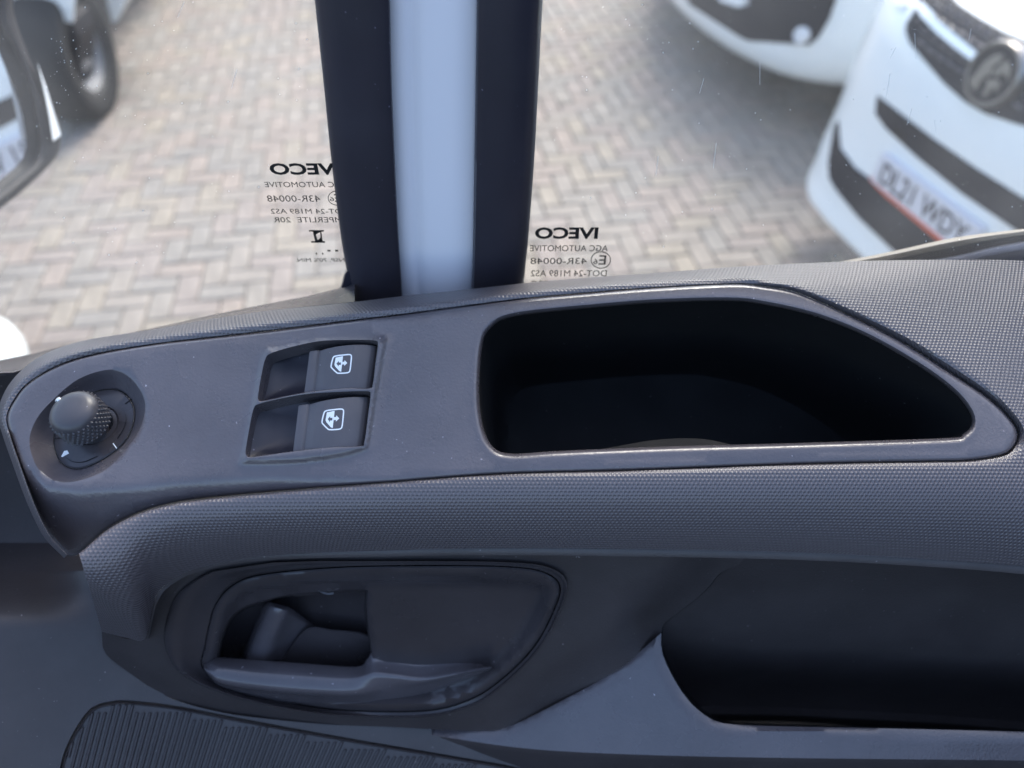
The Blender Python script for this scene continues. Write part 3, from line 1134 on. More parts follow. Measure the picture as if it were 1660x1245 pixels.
# ---- interior release handle
def build_handle():
    mb = MB()
    hz = lambda p, d: P(p[0], p[1], H0(p[0], p[1]) + d)
    rows = [[hz(p, 0) for p in HBEZ]]
    for (t, d) in ((.0, .0020), (.08, .0040), (.22, .0040), (.5, -.0005), (.75, -.006), (.92, -.0085), (1.0, -.0098)):
        rr = HBEZ * (1 - t) + INS * t
        rows.append([hz(p, d * (1 - .85 * sm((p[0] - 380) / 260)) if d < 0 else d) for p in rr])
    rows.append([hz(p, -.024) for p in INS])
    mb.grid(rows, True)
    hb = mb.build('door_handle', M['smooth'], door, sharp=50)
    hb['label'] = 'release lever in its moulded bowl'
    # cup insert with a deep finger hole on the left
    HOLE = cr([(352, 1075), (360, 1030), (384, 990), (445, 967), (524, 958), (590, 955), (597, 962), (596, 990), (602, 1040), (604, 1070), (590, 1095), (450, 1095), (360, 1090)], 110, True)

    def hin(x, y):
        p = np.array([[x, y]])
        d = dist_poly(INS, p)[0]
        v = H0(x, y) - .0070 + .0065 * sm((x - 380) / 260) + .0012 * sm(d / 12.0) - .0125 * sm((d - 10) / 26.0)
        return v
    mb = MB()
    i1 = offset(INS, -1.8)
    i2 = offset(INS, -4.5)
    mb.grid([[hz(p, -.0225) for p in offset(INS, 2.0)], [hz(p, -.014) for p in offset(INS, -.6)], [P(p[0], p[1], hin(p[0], p[1]) - .001) for p in i1], [P(p[0], p[1], hin(p[0], p[1])) for p in i2]], True)
    mb.fill(i2, [HOLE], lambda x, y: P(x, y, hin(x, y)), step=9, margin=4)
    rim = [P(p[0], p[1], hin(p[0], p[1])) for p in HOLE]
    mb.grid([rim, [P(p[0], p[1], hin(p[0], p[1]) - .0015) for p in offset(HOLE, -2)], [P(p[0], p[1], hin(p[0], p[1]) - .045) for p in offset(HOLE, -6)]], True)
    mb.fill(offset(HOLE, -6), [], lambda x, y: P(x, y, hin(x, y) - .045), step=0)
    mb.build('handle_cup', M['smooth'], hb, sharp=50)
    # linkage arm and plate inside the hole
    mb = MB()
    f = lambda x, y, d: P(x, y, H0(x, y) + d)
    rows = []
    for (t_, d_) in ((-.25, -.050), (-.12, -.034), (0, -.028), (.12, -.0245), (.4, -.0225), (.7, -.0225), (.9, -.025), (1.05, -.030), (1.6, -.043), (2.3, -.056)):
        rows.append([f(438 - 40 * v_ + (33 + 6 * v_) * t_, 976 + 94 * v_ + 9 * t_ * (1 - v_) + 14 * max(0, t_ - 1) * (1 - v_), d_ - .010 * (1 - sm(v_ / .09))) for v_ in np.linspace(0, 1, 16)])
    mb.grid(rows)
    mb.build('linkage_arm', M['lever'], hb, sharp=70)
    mb = MB()
    poly = cr([(498, 1019), (540, 1021), (590, 1027), (603, 1045), (597, 1075), (585, 1092), (450, 1085), (462, 1062)], 60, True)
    mb.grid([[f(p[0], p[1], -.060) for p in poly], [f(p[0], p[1], -.0405) for p in poly], [f(p[0], p[1], -.039) for p in offset(poly, -2.5)]], True)
    mb.fill(offset(poly, -2.5), [], lambda x, y: f(x, y, -.039))
    mb.build('linkage_plate', M['smooth'], hb, sharp=50)
    # lever: upper face, thumb scoop at the right, deep front face
    T_ = cr([(331, 1071), (343, 1065), (413, 1069), (495, 1075), (577, 1080), (595, 1068), (608, 1052), (640, 1051), (685, 1053), (742, 1058), (783, 1071), (797, 1079)], 110)
    xs_ = T_[:, 0]

    def col(pts):
        p = cr(pts, 300)
        return np.interp(xs_, p[:, 0], p[:, 1])
    A_ = col([(330, 1077), (345, 1080), (413, 1091), (495, 1098), (560, 1101), (590, 1096), (610, 1093), (640, 1096), (685, 1101), (742, 1091), (783, 1083), (797, 1081)])
    B_ = col([(330, 1084), (350, 1103), (370, 1110), (413, 1116), (495, 1124), (577, 1126), (620, 1121), (650, 1116), (690, 1109), (742, 1096), (783, 1087), (798, 1083)])
    C_ = col([(330, 1088), (350, 1111), (372, 1123), (420, 1136), (495, 1147), (577, 1153), (625, 1150), (660, 1142), (700, 1130), (745, 1112), (780, 1096), (799, 1085)])
    rows = []
    spec = [('T', 'T', 0, -.030, -.034), ('T', 'T', 0, -.015, -.019), ('T', 'A', .12, -.0115, -.0175), ('T', 'A', .35, -.0075, -.0155), ('T', 'A', .65, -.0020, -.009), ('T', 'A', .88, .0010, -.0005), ('T', 'A', 1, .0024, .0030),
            ('A', 'B', .25, .0050, .0036), ('A', 'B', .6, .0084, .0030), ('A', 'B', .85, .0098, .0018), ('A', 'B', 1, .0092, .0008), ('B', 'C', .12, .0048, -.0004), ('B', 'C', .35, .0012, -.0022), ('B', 'C', .7, -.0050, -.0110), ('B', 'C', 1, -.0120, -.0210), ('B', 'C', 1, -.026, -.026)]
    src = {'T': T_[:, 1], 'A': A_, 'B': B_, 'C': C_}
    for (a_, b_, w_, dl, dr) in spec:
        row = []
        for i_ in range(110):
            x_ = xs_[i_]
            y_ = src[a_][i_] * (1 - w_) + src[b_][i_] * w_
            k_ = sm((x_ - 575) / 55)
            d_ = dl * (1 - k_) + dr * k_ - .006 * (1 - sm((x_ - 330) / 26)) ** 2
            row.append(P(x_, y_, H0(x_, y_) + d_))
        rows.append(row)
    mb = MB()
    mb.grid(rows)
    mb.build('lever', M['lever'], hb, sharp=75)
    # tiny bright clip end at the top of the hole
    mb = MB()
    c = cr([(516, 955), (523, 959), (532, 961), (541, 960)], 14)
    mb.grid([[f(p[0], p[1], -.016) for p in c], [f(p[0], p[1] + 3.2, -.014) for p in c]])
    mb.build('spring_clip', M['rim'], hb)


build_handle()


# ================================================================== WINDOW
def build_window():
    # outer sill between the skin and the quarter glass
    A = cr([(-40, 600), (8, 634), (34, 601), (74, 573), (137, 552), (250, 534), (350, 516), (440, 503), (560, 491)], 60)
    A = cr([(-420, 690), (-220, 648), (-60, 614), (0, 605), (34, 601), (74, 573), (137, 552), (250, 534), (350, 516), (440, 503), (575, 489)], 60)
    B = cr([(-420, 672), (-220, 630), (-60, 597), (0, 584), (50, 574), (101, 562), (190, 544), (280, 525), (371, 505), (506, 478), (575, 460)], 60)
    mb = MB()
    r0 = [P(p[0], p[1] + 4, -.026) for p in A]
    r1 = [P(p[0], p[1], -.024) for p in A]
    r3 = [PY(p[0], p[1] + 1.5, YG - .012) for p in B]
    r4 = [PY(p[0], p[1], YG - .008) for p in B]
    r5 = [PY(p[0], p[1] + 3, YG - .003) for p in B]
    r2 = [(a * .5 + b * .5) for a, b in zip(r1, r3)]
    mb.grid([r0, r1, r2, r3, r4, r5])
    mb.build('quarter_window_sill', M['smooth'], door, sharp=60)

    # panes: real thickness
    def pane(poly, name, label):
        mb = MB()
        lp = dense_poly(poly, 60)
        fr = [PY(p[0], p[1], YG) for p in lp]
        bk = [q + np.array([0, .004, 0]) for q in fr]
        mb.fill(lp, [], lambda x, y: PY(x, y, YG))
        mb.fill(lp, [], lambda x, y: PY(x, y, YG) + np.array([0, .004, 0]))
        mb.grid([fr, bk], True)
        o = mb.build(name, M['glass'], door, False)
        o['label'] = label
        return o
    p1 = pane([(-620, -560), (510, -560), (600, 480), (540, 500), (-620, 740)], 'window_pane', 'fixed quarter window pane')
    p2 = pane([(840, -560), (2500, -560), (2500, 420), (1400, 440), (820, 480)], 'window_pane', 'sliding side window pane')

    # divider: rubber, painted channel, rubber
    def strip(name, mat, edges, sharp=50):
        # edges: list of (polyline of px along the height, Y)
        mb = MB()
        rows = []
        for (pl, Y) in edges:
            c = cr(pl, 70)
            rows.append([PY(p[0], p[1], Y) for p in c])
        mb.grid(rows)
        return mb.build(name, mat, door, sharp=sharp)
    L0 = [(440, -600), (454, -480), (470, -340), (487, -200), (503, -60), (510, 0), (524, 130), (537, 260), (552, 380), (562, 440), (566, 468), (558, 492)]
    L1 = [(601, -600), (607, -480), (614, -340), (621, -200), (628, -60), (632, 0), (635, 130), (640, 260), (646, 380), (650, 440), (652, 478), (653, 500)]
    R0 = [(783, -600), (781, -480), (779, -340), (776.5, -200), (774, -60), (773, 0), (771, 130), (769, 260), (767, 380), (765.5, 440), (764.5, 470), (764, 492)]
    R1 = [(955, -600), (940, -480), (923, -340), (905, -200), (888, -60), (880, 0), (873, 130), (866, 260), (857, 380), (852, 430), (849, 462), (846, 490)]
    mixp = lambda a, b, t, : [(x0 * (1 - t) + x1 * t, y0 * (1 - t) + y1 * t) for (x0, y0), (x1, y1) in zip(a, b)]
    strip('rubber_seal', M['rubber'], [(L0, YG + .003), (mixp(L0, L1, .02), YG - .006), (mixp(L0, L1, .08), YG - .010), (mixp(L0, L1, .3), YG - .0125), (mixp(L0, L1, .6), YG - .013), (mixp(L0, L1, .9), YG - .0125), (mixp(L0, L1, .985), YG - .011), (L1, YG - .006), (mixp(L0, L1, .99), YG + .004)])
    strip('painted_divider', M['frame_paint'], [(mixp(L1, R0, -.05), YG), (mixp(L1, R0, .0), YG - .002), (mixp(L1, R0, .14), YG - .0024), (mixp(L1, R0, .19), YG - .0018), (mixp(L1, R0, .23), YG - .0004), (mixp(L1, R0, .27), YG - .0006), (mixp(L1, R0, .33), YG - .0026), (mixp(L1, R0, .42), YG - .0034), (mixp(L1, R0, .7), YG - .0036), (mixp(L1, R0, .97), YG - .0032), (mixp(L1, R0, 1.05), YG)], 60)
    strip('rubber_seal', M['rubber'], [(mixp(R0, R1, .01), YG + .004), (R0, YG - .006), (mixp(R0, R1, .04), YG - .0105), (mixp(R0, R1, .15), YG - .012), (mixp(R0, R1, .5), YG - .0125), (mixp(R0, R1, .8), YG - .011), (mixp(R0, R1, .93), YG - .0075), (R1, YG - .001), (mixp(R0, R1, .98), YG + .004)])
    # flared foot of the left rubber
    mb = MB()
    ft = cr([(470, 500), (500, 490), (535, 480), (552, 465), (560, 440), (575, 440), (600, 470), (600, 500)], 50, True)
    mb.grid([[PY(p[0], p[1], YG + .001) for p in ft], [PY(p[0], p[1], YG - .008) for p in offset(ft, -2)]], True)
    mb.fill(offset(ft, -2), [], lambda x, y: PY(x, y, YG - .008))
    mb.build('seal_foot', M['rubber'], door)

    # outer waist seal and sill seen through the main pane, lower right
    T0 = [(1330, 431), (1364, 424), (1453, 406), (1549, 385), (1660, 371), (1900, 345), (2500, 290)]
    T1 = [(1330, 440), (1380, 432), (1453, 419), (1549, 400), (1660, 381), (1900, 352), (2500, 297)]
    T2 = [(1330, 446), (1400, 436), (1470, 427), (1549, 415), (1660, 391), (1900, 362), (2500, 307)]
    T3 = [(1330, 460), (1400, 450), (1480, 440), (1560, 426), (1660, 406), (1900, 378), (2500, 325)]
    T4 = [(1330, 480), (1400, 470), (1480, 462), (1560, 452), (1660, 440), (1900, 420), (2500, 375)]
    Yo = YG + .012

    def band(name, mat, rows_):
        mb = MB()
        mb.grid([[PY(p[0], p[1], Y) for p in cr(c, 50)] for (c, Y) in rows_])
        return mb.build(name, mat, door, sharp=60)
    band('waist_seal', M['waist'], [(T0, Yo + .02), (T0, Yo + .006), (mixp(T0, T1, .4), Yo + .001), (mixp(T0, T1, .9), Yo), (T1, Yo + .002)])
    band('waist_seal_lip', M['rubber'], [(mixp(T0, T1, .97), Yo + .003), (mixp(T1, T2, .5), Yo + .002), (mixp(T1, T2, 1.05), Yo + .003)])
    band('door_sill', M['sill_paint'], [(T2, Yo + .0022), (mixp(T2, T3, .2), Yo - .001), (mixp(T2, T3, .9), Yo - .002), (T3, Yo), (mixp(T3, T4, .3), Yo + .004), (T4, Yo + .006)])

    # printing on the glass, reversed because it is read from outside
    def gtext(parent, s, x0, x1, y0, y1, bold=0.0, font_space=1.0):
        cu = bpy.data.curves.new('t', 'FONT')
        cu.body = s
        cu.size = 1
        cu.offset = bold
        cu.space_character = font_space
        cu.resolution_u = 3
        ob = bpy.data.objects.new('t', cu)
        COL.objects.link(ob)
        dg = bpy.context.evaluated_depsgraph_get()
        me = bpy.data.meshes.new_from_object(ob.evaluated_get(dg))
        bpy.data.objects.remove(ob)
        co = np.array([v.co[:] for v in me.vertices])
        lo, hi = co.min(0), co.max(0)
        a = PY(x0, y1, YG - .0006)
        b = PY(x1, y0, YG - .0006)
        for v in me.vertices:
            tx = (v.co.x - lo[0]) / (hi[0] - lo[0])
            ty = (v.co.y - lo[1]) / (hi[1] - lo[1])
            # perspective keeps both ends on their pixels well enough on a flat pane
            v.co = (b[0] + (a[0] - b[0]) * tx, YG - .0006, a[2] + (b[2] - a[2]) * ty)
        me.materials.append(M['black_ink'])
        o = bpy.data.objects.new('glass_print', me)
        COL.objects.link(o)
        o.parent = parent

    def ringe(parent, cx, cy, rx, ry, w):
        mb = MB()
        th = np.linspace(0, 2 * math.pi, 48, False)
        mb.grid([[PY(cx + math.cos(t) * rx, cy + math.sin(t) * ry, YG - .0006) for t in th], [PY(cx + math.cos(t) * (rx - w), cy + math.sin(t) * (ry - w), YG - .0006) for t in th]], True)
        mb.build('glass_print', M['black_ink'], parent, False)
    gtext(p2, 'IVECO', 867, 970.5, 368.4, 387.4, .035)
    gtext(p2, 'AGC AUTOMOTIVE', 859, 986, 397.5, 407.3, .0)
    gtext(p2, '43R-00048', 860, 952, 418, 428, .0)
    gtext(p2, 'E', 970, 983, 414, 429, .0)
    gtext(p2, '6', 961.5, 969, 419.5, 428, .0)
    ringe(p2, 974, 421.5, 16.3, 14, 1.3)
    gtext(p2, 'DOT-24 M189 AS2', 860.5, 984, 438, 448, .0)
    gtext(p2, 'TEMPERLITE  20C', 861, 985, 455, 465, .0)
    gtext(p1, 'IVECO', 439.4, 548, 264.5, 283.5, .035)
    gtext(p1, 'AGC AUTOMOTIVE', 430, 563, 294.8, 303.5, .0)
    gtext(p1, '43R-00048', 434.3, 518, 316.7, 327, .0)
    ringe(p1, 546, 321, 14.5, 12, 1.2)
    gtext(p1, 'E', 543, 554, 315, 327, .0)
    gtext(p1, '6', 535, 541, 319, 326, .0)
    gtext(p1, 'DOT-24 M189 AS2', 440, 566, 338.5, 346.5, .0)
    gtext(p1, 'TEMPERLITE  20R', 444.5, 574, 352, 360.5, .0)
    gtext(p1, 'TRANSP. 70% MIN.', 480, 583, 418.5, 424.5, .0)
    gtext(p1, '- - . .', 512, 548, 405, 413, .0)
    for q in ([(501, 373), (525, 373), (525, 375.5), (501, 375.5)], [(504.5, 391), (527, 391), (527, 393.5), (504.5, 393.5)], [(507, 375), (511, 375), (515, 391.5), (511, 391.5)],
              [(519, 375), (521, 375), (523, 391.5), (519.5, 391.5)], [(508, 375.5), (521, 375.5), (512, 380)], [(512, 391.5), (523, 391.5), (519, 386)]):
        mb = MB()
        mb.fill(np.array(q, float), [], lambda x, y: PY(x, y, YG - .0006))
        mb.build('glass_print', M['black_ink'], p1, False)

    # dust and scratches on the panes
    for pane_o, (xa, xb, ya, yb), n, seed in ((p1, (0, 500, 0, 480), 170, 3), (p2, (890, 1660, 0, 415), 260, 5)):
        rnd = random.Random(seed)
        mb = MB()
        for i in range(n):
            if rnd.random() < .35 and pane_o is p1:
                x, y = rnd.gauss(125, 22), rnd.gauss(110, 45)
            else:
                x, y = rnd.uniform(xa, xb), rnd.uniform(ya, yb)
            r_ = rnd.choice([.4, .4, .5, .5, .6, .8, 1.1])
            pts = [PY(x + math.cos(t) * r_ * rnd.uniform(.6, 1.3), y + math.sin(t) * r_ * rnd.uniform(.6, 1.3), YG - .0005) for t in np.linspace(0, 2 * math.pi, 7, False)]
            mb.add(pts, [tuple(range(7))])
        for i in range(10 if pane_o is p2 else 2):
            x, y = rnd.uniform(xa + 100, xb), rnd.uniform(ya, yb - 60)
            dx, dy = rnd.uniform(-12, 2), rnd.uniform(15, 45)
            mb.add([PY(x, y, YG - .0005), PY(x + .7, y, YG - .0005), PY(x + dx + .5, y + dy, YG - .0005), PY(x + dx, y + dy, YG - .0005)], [(0, 1, 2, 3)])
        o = mb.build('dust_specks', M['dust'], pane_o, False, weld=0)
        o['kind'] = 'stuff'


build_window()


def build_leak_block_skin():
    # sheet-steel outside of the door below the glass, unseen, added to stop light leaks
    mb = MB()
    lp = dense_poly([(-300, 690), (0, 604), (101, 582), (280, 545), (506, 500), (600, 500), (860, 490), (1330, 470), (1660, 435), (2000, 410), (2600, 380), (2600, 1300), (-900, 1300), (-900, 860)], 60)
    mb.fill(lp, [], lambda x, y: PY(x, y, YG + .035))
    a = [PY(p[0], p[1], YG + .035) for p in lp]
    b = [q + np.array([0, .01, 0]) for q in a]
    mb.grid([a, b], True)
    mb.build('leak_block_skin', M['white_paint'], door, False)


build_leak_block_skin()

# ================================================================== NEIGHBOURING VEHICLES
def project(p):
    v = np.array(p) - CAM
    d = v[1] * _c - v[2] * _s
    return 830 + FPX * v[0] / d, 622.5 - FPX * (v[1] * _s + v[2] * _c) / d


class Shell:
    """body surface one can trace pixel outlines on"""
    def __init__(self, rows, fallback):
        self.rows = rows
        n = len(rows[0])
        V = [Vector(p) for r_ in rows for p in r_]
        F = []
        for j in range(len(rows) - 1):
            for i in range(n - 1):
                F.append((j * n + i, j * n + i + 1, (j + 1) * n + i + 1, (j + 1) * n + i))
        self.bvh = BVHTree.FromPolygons(V, F)
        self.fb = fallback

    def hit(self, px, py, off=.006):
        r = ray(px, py)
        loc, nrm, i, d = self.bvh.ray_cast(Vector(CAM), Vector(r).normalized())
        if loc is None:
            q = self.fb(px, py)
            loc, nrm, i, d = self.bvh.find_nearest(Vector(q))
        if nrm.dot(Vector(CAM) - loc) < 0:
            nrm = -nrm
        return np.array(loc + nrm * off)


def patch(shell, poly, name, mat, parent, off=.006, step=14, depth=.02):
    mb = MB()
    lp = dense_poly(poly, 9)
    mb.fill(lp, [], lambda x, y: shell.hit(x, y, off), step=step, margin=5)
    rim = [shell.hit(p[0], p[1], off) for p in lp]
    inn = [shell.hit(p[0], p[1], off - depth) for p in lp]
    mb.grid([rim, inn], True)
    return mb.build(name, mat, parent, sharp=45)


def build_right_van():
    van = empty('parked_van', 'white van at the right with honeycomb grille, round badge and number plate', 'van')
    f = np.array([-.956, -.292, 0])
    w = np.array([.292, -.956, 0])
    Cv = np.array([1.45, 2.36, 0])
    zs = [.285, .30, .315, .335, .365, .42, .5, .58, .66, .74, .82, .9, .98, 1.06, 1.12, 1.17, 1.22, 1.28, 1.36]
    bz = [-.03, .02, .035, .035, .025, .02, .015, .0, -.01, -.015, -.02, -.03, -.05, -.075, -.11, -.18, -.32, -.6, -1.1]
    aa = [-.80, -.798, -.79, -.775, -.755, -.725, -.68, -.62, -.55, -.4, -.2, 0, .2, .4, .6, .75, .85, .92, .95, .96]

    def S(a, z):
        b = float(np.interp(z, zs, bz))
        k = max(0.0, abs(a) - (.42 if a < 0 else .5))
        p = b - .06 * a * a - 1.5 * k ** 2.4
        return Cv + w * a + f * p + np.array([0, 0, z])
    rows = []
    for z in zs:
        row = [Cv + w * (-.80) + f * (-2.6) + np.array([0, 0, z])]
        row += [S(a, z) for a in aa]
        row += [Cv + w * (.965) + f * (-2.6) + np.array([0, 0, z])]
        rows.append(row)
    sh = Shell(rows, lambda px, py: PX(px, py, 1.5))
    mb = MB()
    mb.grid(rows)
    mb.build('body', M['white_paint'], van, sharp=60)
    gr = patch(sh, [(1483, 18), (1470, 38), (1469, 52), (1476, 70), (1498, 97), (1532, 136), (1566, 166), (1599, 185), (1655, 203), (1800, 235), (1800, 130), (1700, 86), (1660, 66), (1633, 56), (1591, 32), (1557, 10), (1535, -12), (1492, -10)], 'grille', M['dark_trim'], van, .004)
    # honeycomb cells of the grille
    cell = MB()
    rnd = random.Random(2)
    for r_ in range(7):
        for c_ in range(12):
            t = c_ / 11.0
            x = 1478 + 170 * t + (6 if r_ % 2 else 0) + r_ * 3
            y = 18 + 118 * t ** .9 + (r_ - 3) * 17 - 6 * t
            if not inside(np.array([(1478, 25), (1476, 60), (1540, 135), (1600, 176), (1658, 196), (1658, 74), (1590, 40), (1545, 5), (1500, 0)]), np.array([[x, y]]))[0]:
                continue
            if (x - 1618) ** 2 / 44 ** 2 + (y - 125) ** 2 / 58 ** 2 < 1:
                continue
            mb = MB()
            lp = np.array([(x - 7, y - 6), (x - 1, y - 5), (x + 7, y + 2), (x + 7, y + 7), (x + 1, y + 6), (x - 7, y - 1)])
            a = [sh.hit(p[0], p[1], .006) for p in lp]
            c0 = sh.hit(x, y, .02)
            mb.add(a + [c0], [(i, (i + 1) % 6, 6) for i in range(6)])
            mb.build('grille_stud', M['rim_dark'], gr, False, weld=0)
    patch(sh, [(1489, 13), (1495, 9), (1514, 27), (1547, 54), (1576, 78), (1591, 91), (1595, 99), (1588, 105), (1578, 101), (1552, 81), (1522, 56), (1498, 30)], 'chrome_bar', M['chrome'], van, .022)
    patch(sh, [(1445, -20), (1450, 8), (1462, 13), (1474, 10), (1476, -20)], 'headlamp', M['lens'], van, .008)
    patch(sh, [(1423, 155), (1420, 184), (1437, 208), (1489, 256), (1561, 314), (1645, 371), (1720, 415), (1800, 440), (1800, 400), (1660, 321), (1585, 274), (1513, 224), (1465, 187)], 'upper_intake', M['dark_trim'], van, .004)
    patch(sh, [(1360, 196), (1363, 240), (1387, 272), (1417, 294), (1470, 338), (1537, 393), (1600, 440), (1600, 490), (1500, 448), (1445, 402), (1392, 351), (1357, 308), (1346, 289), (1344, 264), (1349, 233), (1354, 205)], 'lower_intake', M['dark_trim'], van, .006)
    patch(sh, [(1420, 284), (1415, 292), (1440, 318), (1480, 351), (1515, 381), (1540, 401), (1560, 416), (1563, 402), (1537, 383), (1500, 351), (1460, 316)], 'red_strip', M['red'], van, .016)
    # number plate
    pl_c = sh.hit(1503, 328, .012)
    along = sh.hit(1585, 391, .012) - sh.hit(1425, 266, .012)
    along /= np.linalg.norm(along)
    upv = np.array([0, 0, 1.0]) - along * along[2]
    upv /= np.linalg.norm(upv)
    nv = np.cross(along, upv)
    if nv @ (CAM - pl_c) < 0:
        nv = -nv
    pl_c = pl_c + nv * .012
    mb = MB()
    Wp, Hp = .26, .056
    fr = [pl_c + along * a + upv * b for (a, b) in ((-Wp, -Hp), (Wp, -Hp), (Wp, Hp), (-Wp, Hp))]
    bk = [p - nv * .03 for p in fr]
    mb.add(fr + bk, [(0, 1, 2, 3), (0, 4, 5, 1), (1, 5, 6, 2), (2, 6, 7, 3), (3, 7, 4, 0)])
    npl = mb.build('number_plate', M['plate'], van, False)
    cu = bpy.data.curves.new('t', 'FONT')
    cu.body = 'DL21 WDY'
    cu.offset = .012
    ob = bpy.data.objects.new('t', cu)
    COL.objects.link(ob)
    me = bpy.data.meshes.new_from_object(ob.evaluated_get(bpy.context.evaluated_depsgraph_get()))
    bpy.data.objects.remove(ob)
    co = np.array([v.co[:] for v in me.vertices])
    lo, hi = co.min(0), co.max(0)
    for v in me.vertices:
        a = ((v.co.x - lo[0]) / (hi[0] - lo[0]) - .5) * .45
        b = ((v.co.y - lo[1]) / (hi[1] - lo[1]) - .5) * .08
        v.co = Vector(pl_c + along * a + upv * b + nv * .002)
    me.materials.append(M['black_ink'])
    o = bpy.data.objects.new('plate_characters', me)
    COL.objects.link(o)
    o.parent = npl
    # round badge
    bc = sh.hit(1619, 126, .03)
    mb = MB()
    e1 = w / np.linalg.norm(w)
    e2 = np.array([0, 0, 1.0]) * .97 + f * -.2
    nb = f * .97 + np.array([0, 0, .2])
    n = 40
    Rb = .098
    ring = lambda r_, d: [bc + (e1 * math.cos(t) + e2 * math.sin(t)) * r_ + nb * d for t in np.linspace(0, 2 * math.pi, n, False)]
    mb.grid([ring(Rb, -.03), ring(Rb, .004), ring(Rb * .96, .012), ring(Rb * .88, .012), ring(Rb * .84, .002)], True)
    bd = mb.build('badge', M['badge'], van, sharp=40)
    mb = MB()
    mb.add(ring(Rb * .84, .002), [tuple(range(n))])
    mb.build('badge_field', M['dark_trim'], bd, False)
    # emblem: winged figure with a banner, raised
    for shp in ([(-.62, -.5), (-.5, .18), (-.28, .5), (-.02, .62), (.05, .4), (-.1, .2), (-.02, 0), (-.2, -.2), (-.22, -.68)],
                [(.0, .05), (.22, .52), (.52, .42), (.66, .05), (.5, .12), (.36, .2), (.2, -.02)],
                [(-.05, -.2), (.2, -.1), (.46, -.08), (.52, -.4), (.3, -.3), (.26, -.62), (.08, -.7), (.1, -.42)]):
        mb = MB()
        pts = [bc + (e1 * x + e2 * y) * Rb + nb * .010 for (x, y) in shp]
        low = [p - nb * .009 for p in pts]
        mb.add(pts, [tuple(range(len(pts)))])
        mb.grid([pts, low], True)
        mb.build('badge_emblem', M['badge'], bd, False)


M['badge'] = plain('badge_metal', (0.30, 0.28, 0.27), 0.3, 0.9)
M['rim_dark'] = plain('grille_stud_plastic', (0.12, 0.115, 0.13), 0.35)
build_right_van()


def build_mid_car():
    car = empty('parked_car', 'white vehicle at the top with black bumper insert and round lamp', 'car')
    plan = cr([(1.35, 7.2), (1.08, 6.2), (1.0, 5.6), (1.03, 5.2), (1.14, 4.75), (1.30, 4.38), (1.5, 4.12), (1.8, 4.0), (2.4, 3.93), (4.5, 3.9)], 70)
    zs = [.30, .33, .38, .46, .6, .8, 1.0, 1.2, 1.3]
    out = [-.10, -.01, .02, .03, .02, 0, -.02, -.07, -.2]
    tang = np.gradient(plan, axis=0)
    nrm = np.stack([-tang[:, 1], tang[:, 0]], 1)
    nrm /= np.linalg.norm(nrm, axis=1)[:, None]
    if nrm[30] @ (np.array([0, 0]) - plan[30]) < 0:
        nrm = -nrm
    rows = [[np.array([p[0] + n_[0] * o, p[1] + n_[1] * o, z]) for p, n_ in zip(plan, nrm)] for z, o in zip(zs, out)]
    sh = Shell(rows, lambda px, py: PZ(px, py, .6))
    mb = MB()
    mb.grid(rows)
    # dark underside
    mb.build('body', M['white_paint'], car, sharp=60)
    mb = MB()
    und = [np.array([p[0] - n_[0] * .14, p[1] - n_[1] * .14, .31]) for p, n_ in zip(plan, nrm)]
    mb.grid([rows[0], und, [np.array([p[0] + .25, p[1] + .25, .20]) for p in und], [np.array([p[0] * .3 + 2.8, p[1] * .3 + 4.2, .20]) for p in und]])
    mb.build('underbody', M['dark_trim'], car, False)
    patch(sh, [(1102, -20), (1120, 8), (1160, 34), (1201, 60), (1215, 66), (1260, 69), (1312, 73), (1327, 61), (1345, 30), (1362, -20)], 'bumper_insert', M['dark_trim'], car, .006)
    patch(sh, [(1160, -20), (1172, 2), (1200, 11), (1214, 8), (1219, -20)], 'white_blade', M['white_paint'], car, .02)
    mb = MB()
    c0 = sh.hit(1301, 56, .02)
    nv = (CAM - c0) / np.linalg.norm(CAM - c0)
    nv = nv * .4 + np.array([-.8, -.4, .1])
    nv /= np.linalg.norm(nv)
    t1 = np.cross(nv, [0, 0, 1.0]); t1 /= np.linalg.norm(t1)
    t2 = np.cross(t1, nv)
    rg = lambda r_, d: [c0 + (t1 * math.cos(t) + t2 * math.sin(t)) * r_ + nv * d for t in np.linspace(0, 2 * math.pi, 28, False)]
    mb.grid([rg(.042, -.02), rg(.042, .006), rg(.034, .012), rg(.03, .004), rg(.016, .010), rg(.0005, .013)], True)
    mb.build('round_lamp', M['lens'], car, sharp=40)


build_mid_car()


